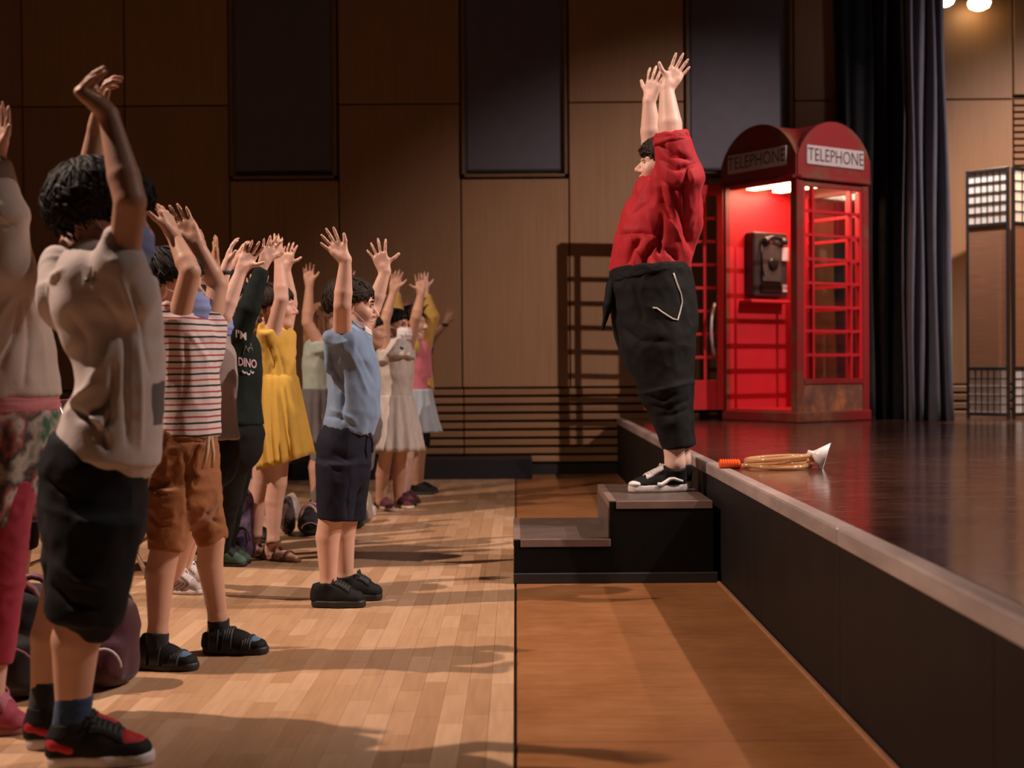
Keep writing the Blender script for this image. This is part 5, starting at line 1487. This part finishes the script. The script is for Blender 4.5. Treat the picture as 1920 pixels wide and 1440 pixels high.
def floral():
    m, nt, b = base_mat('skirt_floral'); n = noise(nt, 9, 3)
    r = ramp(nt, n.outputs[0], [(0.34, (0.02, 0.10, 0.045)), (0.44, (0.40, 0.33, 0.27)), (0.53, (0.035, 0.025, 0.03)), (0.60, (0.30, 0.09, 0.07)), (0.66, (0.45, 0.37, 0.32)), (0.74, (0.02, 0.07, 0.03))])
    nt.links.new(r.outputs[0], b.inputs['Base Color']); setin(b, 'Roughness', 0.8); return m
FLOR = floral()
lf.skirt([(768, -72, 106, 0.158), (800, -82, 108, 0.175), (880, -92, 98, 0.19), (978, -98, 68, 0.20)], FLOR, 13, 0.006, 'skirt', 5)
LEG = cloth('leggings_pink', (0.34, 0.028, 0.055), 0.7, 0.1, 0.2, 240, 0.1)
S = SDF()
for hx, kx_, dy in (((5), 2, -0.07), ((-40), -60, 0.08)):
    S.cone(lf.p((hx, 900, dy)), lf.p((kx_, 1090, dy)), 0.084, 0.056, 0.02, cap=0.01); S.cone(lf.p((kx_, 1090, dy)), lf.p((kx_-12, 1240, dy)), 0.058, 0.046, 0.02, cap=0.006)
lf.cloth('leggings', S, LEG, 0.003, (30, 30, 30))
SHP = cloth('shoe_pink', (0.40, 0.06, 0.10), 0.6); 
for g in (gF, gN): lf.shoe(g, SHP, plain('sole_pink', (0.32, 0.10, 0.11), 0.6), w=0.044, hgt=0.075, collar=0.1, sole=0.026, lace=plain('lace_pink', (0.5, 0.16, 0.2), 0.7))

# ============ the other children, standing further back in the row
def kid(label, Y, cx, Ht, yaw, sk, hairm, shirt, bottom, arms, seed, headpx=None, mask=None, sleeve='short', lower='shorts', shoe=(SHOEK, RUB), feet=None, hargs=None, pitch=0, headyaw=None, girth=1.0, sleevem=None, eyes=False, hemz=0.50, tilt=0.0, legmat=None, sockm=None, lowz=0.28, skirtw=1.25, vox=0.0062):
    k = Person(label, Y, yaw, sk, vox=vox if Y < 8 else 0.0070, cvox=0.0095, hl=0.112*Ht).start(cx)
    s = FPX/Y
    base = at(cx, 800, Y)
    def pyz(z): return 690-(z-CAMH)*s+(cx-960)*0.0072
    sy_ = abs(math.sin(k.yaw)); cy_ = abs(math.cos(k.yaw))
    def halves(depth, width):   # image-plane half width and depth half width for the facing angle
        return math.hypot(depth*cy_, width*sy_), math.hypot(depth*sy_, width*cy_)
    sec = [(0.80, 0.048, 0.055), (0.755, 0.066, 0.098), (0.68, 0.072, 0.098), (0.60, 0.066, 0.088), (0.54, 0.070, 0.090), (0.48, 0.078, 0.096), (0.45, 0.072, 0.09)]
    def R_(z, d, w, extra=0.0):
        a, b = halves(d*Ht*girth+extra, w*Ht*girth+extra); x = cx+tilt*(z-0.5)*Ht*s
        return (pyz(z*Ht), x-a*s, x+a*s, b)
    rows = [R_(*q) for q in sec]
    k.torso(rows, 0.018)
    hc = headpx or (cx+tilt*0.4*Ht*s+8, pyz(0.905*Ht))
    k.head(hc, 0.165*Ht, yaw if headyaw is None else headyaw, pitch, neck=(cx+tilt*0.3*Ht*s, pyz(0.815*Ht)), nr=0.030*Ht)
    info = []
    for side, el, wr, tip, n, kw in arms:      # side +1 right arm, -1 left arm
        off = -k.Lt*side*0.085*Ht
        c = at(cx+tilt*0.28*Ht*s, pyz(0.785*Ht), Y)+off
        pxy = proj(c[None]); shp_ = (pxy[0][0], pxy[1][0], c[1]-Y)
        a, b, w_ = k.arm(shp_, el, wr, tip, n, side, r=(0.030*Ht, 0.026*Ht, 0.0175*Ht), **kw); info.append((a, b, w_))
    gs = []
    for side in (1, -1):
        off = -k.Lt*side*0.05*Ht
        c = at(cx, pyz(0.445*Ht), Y)+off*0.9; kn = at(cx, pyz(0.27*Ht), Y)+off; an = at(cx-4, pyz(0.045*Ht), Y)+off
        fw = k.F*0.15*Ht
        if feet is not None:
            hp, tp = ground(*feet[0 if side > 0 else 1][0]), ground(*feet[0 if side > 0 else 1][1])
            an = hp+(tp-hp)*0.2+ZAX*0.055; kn = (c+an)/2+np.array([0, 0, 0.0]); 
        else:
            hp = an*np.array([1, 1, 0])-k.F*0.035*Ht; tp = hp+fw
        def q(v): x, y = proj(np.array([v])); return (x[0], y[0], v[1]-Y)
        g = k.leg(q(c), q(kn), q(an), (proj(hp[None])[0][0], proj(hp[None])[1][0]), (proj(tp[None])[0][0], proj(tp[None])[1][0]), r=(0.044*Ht, 0.035*Ht, 0.036*Ht, 0.023*Ht)); gs.append(g)
    k.body()
    if eyes: k.eyes()
    hair(k.root, k.h, hairm, seed=seed, **(hargs or dict(n=240, length=0.13, fringe=0.075)))
    if mask is not None: face_mask(k.root, k.h, mask)
    S = SDF(); ex_ = 0.010
    zt = [q for q in sec if q[0] > hemz+0.02]+[(hemz, sec[-2][1], sec[-2][2])]
    k.tube(S, [R_(q[0]-(0.01 if i == 0 else 0), q[1], q[2], ex_*(0.3 if i == 0 else 1.0)) for i, q in enumerate(zt)], 0.0, 0.02, capb=0.006)
    for a, b, w_ in info:
        if sleeve == 'short':
            S.cone(a+np.array([0, 0, -0.05]), a+(b-a)*0.42, 0.044*Ht, 0.040*Ht, 0.03, cap=0.01)
        elif sleeve == 'long' and sleevem is None:
            S.cone(a+np.array([0, 0, -0.05]), b, 0.044*Ht, 0.037*Ht, 0.03); S.cone(b, b+(w_-b)*0.9, 0.037*Ht, 0.026*Ht, 0.02, cap=0.008)
        elif sleeve == 'none':
            S.cone(a+np.array([0, 0, -0.05]), a+(b-a)*0.08, 0.042*Ht, 0.038*Ht, 0.03, cap=0.01)
    k.shirt = k.cloth('top', S, shirt, 0.005, (24, 24, 11), seed=seed*1.7, skew=0.2)
    if lower in ('shorts', 'trousers'):
        S = SDF(); k.tube(S, [R_(0.515, 0.070, 0.090, 0.006), R_(0.46, 0.080, 0.097, 0.010), R_(0.42, 0.074, 0.092, 0.010)], 0.0, 0.02, cap=0.01)
        for g in gs:
            a, b, c = g[0], g[1], g[2]
            S.cone(a, b, 0.062*Ht, 0.050*Ht, 0.02, cap=0.01)
            if lower == 'trousers': S.cone(b, c+(b-c)*0.10, 0.047*Ht, 0.036*Ht, 0.02, cap=0.008)
        k.cloth(lower, S, bottom, 0.004, (20, 20, 16), seed=seed*2.3)
    else:
        k.skirt([R_(0.575, 0.068, 0.09, 0.016), R_(0.52, 0.074, 0.094, 0.022), R_(0.42, 0.078*skirtw, 0.098*skirtw, 0.02), R_(lowz, 0.088*skirtw, 0.108*skirtw, 0.03)], bottom, 13, 0.006, 'skirt', seed)
    if legmat is not None:
        S = SDF()
        for g in gs: S.cone(g[0], g[1], 0.060*Ht, 0.040*Ht, 0.02); S.cone(g[1], g[2], 0.040*Ht, 0.027*Ht, 0.02, cap=0.01)
        k.cloth('tights', S, legmat, 0.001, (30, 30, 30))
    for g in gs:
        if sockm is not None: k.sock(g, sockm, 0.05, 0.10, 0.029, 0.029)
        k.shoe(g, shoe[0], shoe[1], w=0.030*Ht, hgt=0.05*Ht, collar=0.062*Ht, sole=0.017*Ht, lace=shoe[2] if len(shoe) > 2 else None)
    k.info = info; k.gs = gs; k.Ht = Ht
    return k
GRN = cloth('shirt_dark_green', (0.006, 0.012, 0.010), 0.85, 0.2, 0.3, 260, 0.0); GRYT = cloth('tee_grey', (0.30, 0.235, 0.215), 0.88, 0.1); BLKP = cloth('pants_black', (0.006, 0.006, 0.006), 0.85, sheen=0)
MINT = cloth('top_mint', (0.36, 0.42, 0.36), 0.85, 0.18); GRYS = cloth('skirt_grey', (0.13, 0.115, 0.115), 0.85); TIGHT = cloth('tights_grey', (0.17, 0.15, 0.14), 0.8)
CREAM = plain('dress_cream', (0.52, 0.45, 0.40), 0.85, 0, 0.16, 16, 0.3, 240, stretch=(3, 3, 0.4)); PINK = cloth('dress_pink', (0.56, 0.16, 0.19), 0.8); YCARD = cloth('cardigan_yellow', (0.55, 0.33, 0.08), 0.85); LBL = cloth('skirt_light_blue', (0.36, 0.40, 0.44), 0.8)
BURG = cloth('shoe_burgundy', (0.085, 0.012, 0.025), 0.6); GRNS = cloth('shoe_green', (0.07, 0.13, 0.09), 0.7, 0.4); SHW = cloth('shoe_white', (0.52, 0.44, 0.41), 0.6, 0.1, 0.2)
UP = (0.2, -0.9, 0.1); AW = (0.2, 0.95, 0.0)
A_ = dict(curl=0.15, spread=0.14)
# grey tee with a red print
dk = kid('child in grey tee with blue mask between striped tee and dark green shirt', 5.60, 398, 1.27, 0, SK_F, HB_, GRYT, BLKP,
    [(1, (420, 590, -0.16), (452, 508, -0.14), (482, 450, -0.13), UP, dict(curl=0.20, spread=0.16, thumb=0.8)), (-1, (405, 560, 0.14), (424, 502, 0.14), (436, 440, 0.14), (0.9, 0.3, 0), dict(curl=0.28, spread=0.10))],
    61, headpx=(385, 588), mask=MASKB, shoe=(SHW, RUBW, LACEW), feet=[((313, 1112), (380, 1116)), ((330, 1096), (388, 1098))], sockm=cloth('sock_grey', (0.3, 0.27, 0.26)), vox=0.005)
MB().lathe([(0.026, -0.008), (0.030, -0.006), (0.030, 0.006), (0.026, 0.008)], 14, 'z', tuple(dk.info[1][2]-np.array([0.008, 0, 0.02]))).build('bracelet', LACEK, dk.root, smooth=True, world=True)
shn = [c for c in dk.root.children if c.name.startswith('shoe')][0]
for i in range(3):
    a = [on_surface(shn, 328+i*9+j*4, 1098-j*3+i, 0.002) for j in range(-2, 3)]; a = [x for x in a if x is not None]
    if len(a) > 2: MB().tube(a, 0.004, 6).build('side_stripe', plain('stripe_brown', (0.16, 0.07, 0.05), 0.6), shn, smooth=True, world=True)
# dark green long sleeves with dinosaur lettering
di = kid('child in dark green long-sleeved shirt with white lettering and blue mask', 6.35, 446, 1.33, 0, SK_L, HB_, GRN, BLKP,
    [(1, (466, 580, -0.17), (494, 496, -0.16), (517, 428, -0.16), (0.5, -0.8, 0), dict(curl=0.12, spread=0.22, thumb=0.7)), (-1, (424, 570, 0.12), (441, 500, 0.10), (460, 430, 0.10), (0.8, 0.3, -0.2), dict(curl=0.35, spread=0.10))],
    71, headpx=(436, 568), mask=MASKB, sleeve='long', lower='trousers', shoe=(GRNS, RUB, LACEK), feet=[((398, 1060), (462, 1064)), ((408, 1055), (470, 1058))], girth=1.05)
WL = plain('print_white', (0.60, 0.55, 0.54), 0.7); PKL = plain('print_pink', (0.55, 0.36, 0.38), 0.7)
def print_on(k, body, px, py, size_px, mat, stretch=1.0, skew=0.0):
    tm = text_mesh(body, 1.0, 'lettering', 0.025); V = []
    ok = True
    for v in tm.vertices:
        p = on_surface(k.shirt, px+v.co.x*size_px*stretch, py-v.co.y*size_px+skew*v.co.x*size_px, 0.004)
        if p is None: ok = False; break
        V.append(p)
    if not ok: return
    F = [tuple(p.vertices) for p in tm.polygons]
    wobj('lettering', V, F, mat, k.shirt, smooth=False)
print_on(di, "I'M", 452, 629, 20, WL, 0.9, 0.25)
for poly in ([(456, 664), (461, 648), (465, 660), (470, 644), (473, 662)], [(462, 656), (468, 652), (474, 655)]):
    pts = [on_surface(di.shirt, x, y, 0.004) for x, y in poly]
    if all(p is not None for p in pts): MB().tube(pts, 0.003, 5).build('print_mark', plain('print_grey', (0.16, 0.15, 0.145), 0.7), di.shirt, smooth=True, world=True)
print_on(di, "DINO", 464, 681, 22, PKL, 0.62, 0.1)
for i, (x, y) in enumerate(((457, 697), (465, 700), (472, 697))):
    pts = [on_surface(di.shirt, x+dx, y+dy, 0.004) for dx, dy in ((-3, -2), (-1, 2), (2, 3), (3, 0))]
    if all(p is not None for p in pts): MB().tube(pts, 0.004, 5).build('print_mark', WL, di.shirt, smooth=True, world=True)
# mint top
kid('child in mint top and grey skirt with one arm raised, behind the yellow dress', 9.0, 598, 1.37, 10, SK_M, HST, MINT, GRYS,
    [(1, (576, 605, -0.16), (580, 535, -0.17), (577, 488, -0.17), UP, dict(curl=0.3, spread=0.14)), (-1, (640, 600, 0.15), (650, 545, 0.15), (655, 500, 0.15), AW, A_)],
    81, headpx=(604, 603), mask=None, sleeve='none', lower='skirt', legmat=TIGHT, hargs=dict(n=260, length=0.26, fringe=0.12, long=0.8), lowz=0.32, skirtw=0.95)
# cream dress
cr = kid('girl in cream ruffled dress with a black bow and white mask', 9.0, 742, 1.30, -38, SK_M, HB_, CREAM, CREAM,
    [(1, (722, 600, -0.12), (737, 548, -0.10), (744, 505, -0.10), UP, A_), (-1, (780, 594, -0.04), (789, 552, -0.04), (788, 515, -0.04), UP, dict(curl=0.15, spread=0.16, thumb=1.0))],
    91, headpx=(744, 612), mask=MASKW, sleeve='none', lower='skirt', shoe=(BURG, plain('sole_cream', (0.5, 0.4, 0.3), 0.6)), feet=[((706, 953), (742, 964)), ((738, 950), (772, 958))], hargs=dict(n=240, length=0.15, fringe=0.06), lowz=0.30, skirtw=1.2, eyes=True)
def bow(k, px, py, Y, s, mat):
    c = at(px, py, Y); mb = MB()
    for sg in (-1, 1):
        mb.tube([c, c+np.array([sg*s*0.6, 0, s*0.25]), c+np.array([sg*s, 0, 0])], [s*0.12, s*0.32, s*0.30], 8); mb.tube([c, c+np.array([sg*s*0.35, 0, -s*0.7])], [s*0.12, s*0.16], 6)
    mb.box((-s*.16, -s*.18, -s*.18), (s*.16, s*.18, s*.18), Matrix.Identity(3), c)
    return mb.build('bow', mat, k.root, smooth=True, world=True)
bow(cr, 746, 655, 9.0-0.135, 0.034, RUB)
S = SDF(); S.ec(at(744, 642, 8.98), at(744, 672, 8.96), 0.10, 0.085, 0.128, 0.118, YAX, 0.02, cap=0.02); cr.cloth('ruffle_collar', S, CREAM, 0.008, (42, 42, 12), seed=3.3, vox=0.007)
# pink dress under a yellow cardigan
pk = kid('child in pink dress and open yellow cardigan beside the cream dress', 9.50, 780, 1.36, -15, SK_F, HBR, PINK, LBL,
    [(1, (742, 590, -0.10), (741, 545, -0.10), (746, 500, -0.10), UP, A_), (-1, (808, 596, 0.10), (797, 548, 0.10), (792, 512, 0.10), AW, A_)],
    101, headpx=(772, 606), sleeve='none', lower='skirt', shoe=(BURG, RUB), feet=[((745, 944), (776, 952)), ((752, 940), (784, 946))], lowz=0.36, hemz=0.44)
S = SDF()
for (a, b, w_), sg in zip(pk.info, (-1, 1)):
    S.cone(a, b, 0.070, 0.056, 0.03); S.cone(b, b+(w_-b)*0.85, 0.056, 0.038, 0.02, cap=0.008)
a = pk.info[1][0]
S.ec(a+np.array([0, 0, 0.0]), pk.p((806, 730, 0.02)), 0.09, 0.055, 0.11, 0.028, YAX, 0.03, cap=0.01)
pk.cloth('cardigan', S, YCARD, 0.006, (20, 20, 10), seed=8.8)
# arm stretched out behind the cardigan
kk = kid('child with outstretched arm and dark wristband behind the yellow cardigan', 10.3, 786, 1.30, -10, SK_D, HB_, cloth('tee_dark_red', (0.10, 0.03, 0.035)), BLKP,
    [(-1, (816, 625, 0.06), (836, 606, 0.05), (846, 580, 0.05), (0.3, 0.9, 0), dict(curl=0.1, spread=0.10)), (1, (757, 615, -0.1), (760, 590, -0.1), (762, 560, -0.1), UP, A_)], 111, headpx=(776, 612))
MB().lathe([(0.026, -0.012), (0.030, -0.008), (0.030, 0.008), (0.026, 0.012)], 12, 'z', tuple(kk.info[0][2]-np.array([0.01, 0, 0.012]))).build('wristband', LACEK, kk.root, smooth=True, world=True)
# hidden ones behind the front row
kid('child behind the striped tee with both hands raised flat beside each other', 6.95, 352, 1.32, 0, SK_D, HB_, cloth('tee_olive', (0.09, 0.08, 0.04)), BLKP,
    [(1, (392, 560, -0.12), (404, 495, -0.10), (404, 428, -0.10), (-0.8, -0.5, 0), dict(curl=0.05, spread=0.05, thumb=0.5)), (-1, (372, 545, 0.1), (384, 480, 0.1), (373, 415, 0.1), (-0.8, -0.5, 0), dict(curl=0.05, spread=0.05, thumb=0.5))], 121, feet=[((330, 1038), (386, 1040)), ((340, 1030), (395, 1032))])
kid('child in patterned shorts with bare legs behind the dark green shirt', 7.5, 470, 1.27, 0, SK_L, HLB, cloth('tee_tan', (0.22, 0.14, 0.09)), plain('shorts_pattern', (0.16, 0.14, 0.15), 0.8, 0, 0.8, 40),
    [(1, (478, 600, -0.12), (470, 560, -0.1), (474, 520, -0.1), UP, A_), (-1, (485, 600, 0.12), (490, 560, 0.12), (490, 515, 0.12), AW, A_)], 131, headpx=(468, 606))
kid('child with dark hair standing hidden behind the blue tee', 8.55, 684, 1.24, 0, SK_M, HB_, cloth('tee_white_plain', (0.45, 0.4, 0.38)), GRYS,
    [(1, (690, 618, -0.1), (704, 575, -0.1), (706, 545, -0.1), UP, A_), (-1, (680, 620, 0.12), (690, 580, 0.12), (694, 545, 0.12), AW, A_)], 141, headpx=(694, 622), shoe=(SHW, RUBW), feet=[((668, 966), (702, 969)), ((672, 960), (704, 962))])
kid('child with light brown hair and white mask behind the cream cardigan', 4.4, 20, 1.27, 0, SK_L, HLB, cloth('tee_dark_plum', (0.05, 0.02, 0.025)), BLKP,
    [(1, (20, 520, -0.12), (0, 450, -0.1), (-10, 380, -0.1), UP, A_), (-1, (-10, 500, 0.15), (-30, 420, 0.15), (-30, 340, 0.15), AW, A_)], 151, headpx=(4, 498), mask=MASKW, headyaw=0)

# ------------------------------------------------------------------ bags on the floor, folding chairs
def backpack(label, px, py, w, h, d, mat, trim, lean=0.0, strap=True, stripe=None, cat='backpack', name='backpack', yaw=0.0):
    g = ground(px, py); r = empty(name, g, label, cat)
    S = SDF(); S.ec(g+np.array([0, 0, 0.05]), g+np.array([lean, 0, h-0.06]), d, w, d*0.8, w*0.82, YAX, 0.03, cap=0.05)
    S.ec(g+np.array([w*0.15, -d*0.75, 0.06]), g+np.array([w*0.15+lean*0.4, -d*0.75, h*0.48]), d*0.5, w*0.62, d*0.42, w*0.58, YAX, 0.02, cap=0.03)
    S.plane(g+ZAX*0.001, -ZAX)
    V, Q = S.mesh(0.009, 2); V = wrinkle(V, Q, 0.008, (14, 14, 14), (), px*0.1); V[:, 2] = np.maximum(V[:, 2], 0.001)
    o = wobj('bag_body', V, Q, mat, r)
    if strap:
        for sy_ in (-0.5, 0.5):
            pts = [g+np.array([lean+w*0.6*math.cos(a)*0.9-w*0.1, d*sy_, h-0.07+0.07*math.sin(a)]) for a in np.linspace(0, math.pi, 9)]
            MB().tube(pts, 0.011, 6).build('strap', trim, r, smooth=True, world=True)
    pts = [g+np.array([w*0.15+lean*0.4+w*0.60*math.cos(a), -d*1.24, h*0.26+h*0.22*math.sin(a)]) for a in np.linspace(0.1, math.pi-0.1, 11)]
    MB().tube(pts, 0.004, 5).build('zip', stripe or trim, r, smooth=True, world=True)
    return r
MAR = cloth('bag_maroon', (0.05, 0.010, 0.017), 0.7); BKB = cloth('bag_black', (0.012, 0.011, 0.012), 0.8); PUR = plain('bag_purple_print', (0.07, 0.04, 0.09), 0.7, 0, 0.9, 26, 0.3, 160); BEI = cloth('bag_beige', (0.30, 0.24, 0.19), 0.8)
backpack('maroon backpack on the floor beside the red and black sneakers', 205, 1283, 0.085, 0.27, 0.10, MAR, BKB, 0.02, stripe=plain('stripe_grey', (0.4, 0.37, 0.37), 0.5))
backpack('black bag with a pink stripe beside the pink sneakers', 38, 1300, 0.115, 0.33, 0.12, BKB, plain('strap_pink', (0.16, 0.05, 0.07), 0.6), 0.03, stripe=plain('strap_pink', (0.16, 0.05, 0.07), 0.6))
backpack('purple printed backpack standing behind the yellow dress', 455, 1051, 0.065, 0.36, 0.052, PUR, BKB, 0.0)
backpack('black bag on the floor behind the legs of the blue tee boy', 585, 1002, 0.085, 0.17, 0.12, BKB, plain('strap_pale', (0.42, 0.24, 0.24), 0.6), 0.0, cat='bag', name='bag')
backpack('small dark bag behind the brown sandals', 540, 1000, 0.04, 0.20, 0.08, cloth('bag_dark_brown', (0.05, 0.025, 0.02)), BKB, 0.0, cat='bag', name='bag')
backpack('rounded black bag beside the navy shorts', 668, 990, 0.07, 0.16, 0.09, BKB, BKB, 0.0, strap=False, cat='bag', name='bag')
backpack('beige bag standing behind the rounded black bag', 684, 980, 0.05, 0.20, 0.07, BEI, BEI, 0.0, cat='bag', name='bag')
backpack('pale grey bag hanging low behind the yellow dress hem', 548, 976, 0.05, 0.16, 0.06, cloth('bag_pale_grey', (0.26, 0.22, 0.20)), BEI, 0.0, cat='bag', name='bag')

CHM = plain('chair_tube_metal', (0.42, 0.36, 0.33), 0.3, 0.85); SEAT = cloth('chair_seat_maroon', (0.07, 0.014, 0.018), 0.7)
def folding_chair(label, x, y, rz):
    r = empty('folding_chair', (x, y, 0), label, 'chair', rz=rz)
    for sx in (-0.2, 0.2):
        MB().tube([(0.20, sx, 0.012), (-0.20, sx, 0.80)], 0.011, 8).build('front_leg', CHM, r, smooth=True)
        MB().tube([(-0.22, sx*0.9, 0.012), (0.12, sx*0.9, 0.44)], 0.011, 8).build('rear_leg', CHM, r, smooth=True)
        for xx in (0.20, -0.22):
            MB().lathe([(0.012, 0), (0.016, 0.002), (0.015, 0.03), (0.012, 0.034)], 10, 'z', (xx, sx if xx > 0 else sx*0.9, 0)).build('rubber_foot', RUB, r, smooth=True)
    MB().tube([(0.13, -0.2, 0.15), (0.13, 0.2, 0.15)], 0.008, 6).build('crossbar', CHM, r, smooth=True)
    MB().tube([(-0.15, -0.18, 0.10), (-0.15, 0.18, 0.10)], 0.008, 6).build('crossbar', CHM, r, smooth=True)
    MB().box((-0.20, -0.205, 0.42), (0.20, 0.205, 0.455), bev=0.014).build('seat', SEAT, r)
    o = MB().box((-0.015, -0.2, 0), (0.015, 0.2, 0.24), bev=0.012).build('backrest', SEAT, r); o.location = (-0.165, 0, 0.58); o.rotation_euler = (0, math.radians(-24), 0)
    return r
c1 = ground(66, 1140); folding_chair('folding chair with metal tube legs behind the cream cardigan', c1[0]-0.20, c1[1]+0.2, 0.0)
c2 = ground(252, 1100); folding_chair('folding chair with metal tube legs behind the striped tee', c2[0]-0.20, c2[1]+0.42, 0.0)
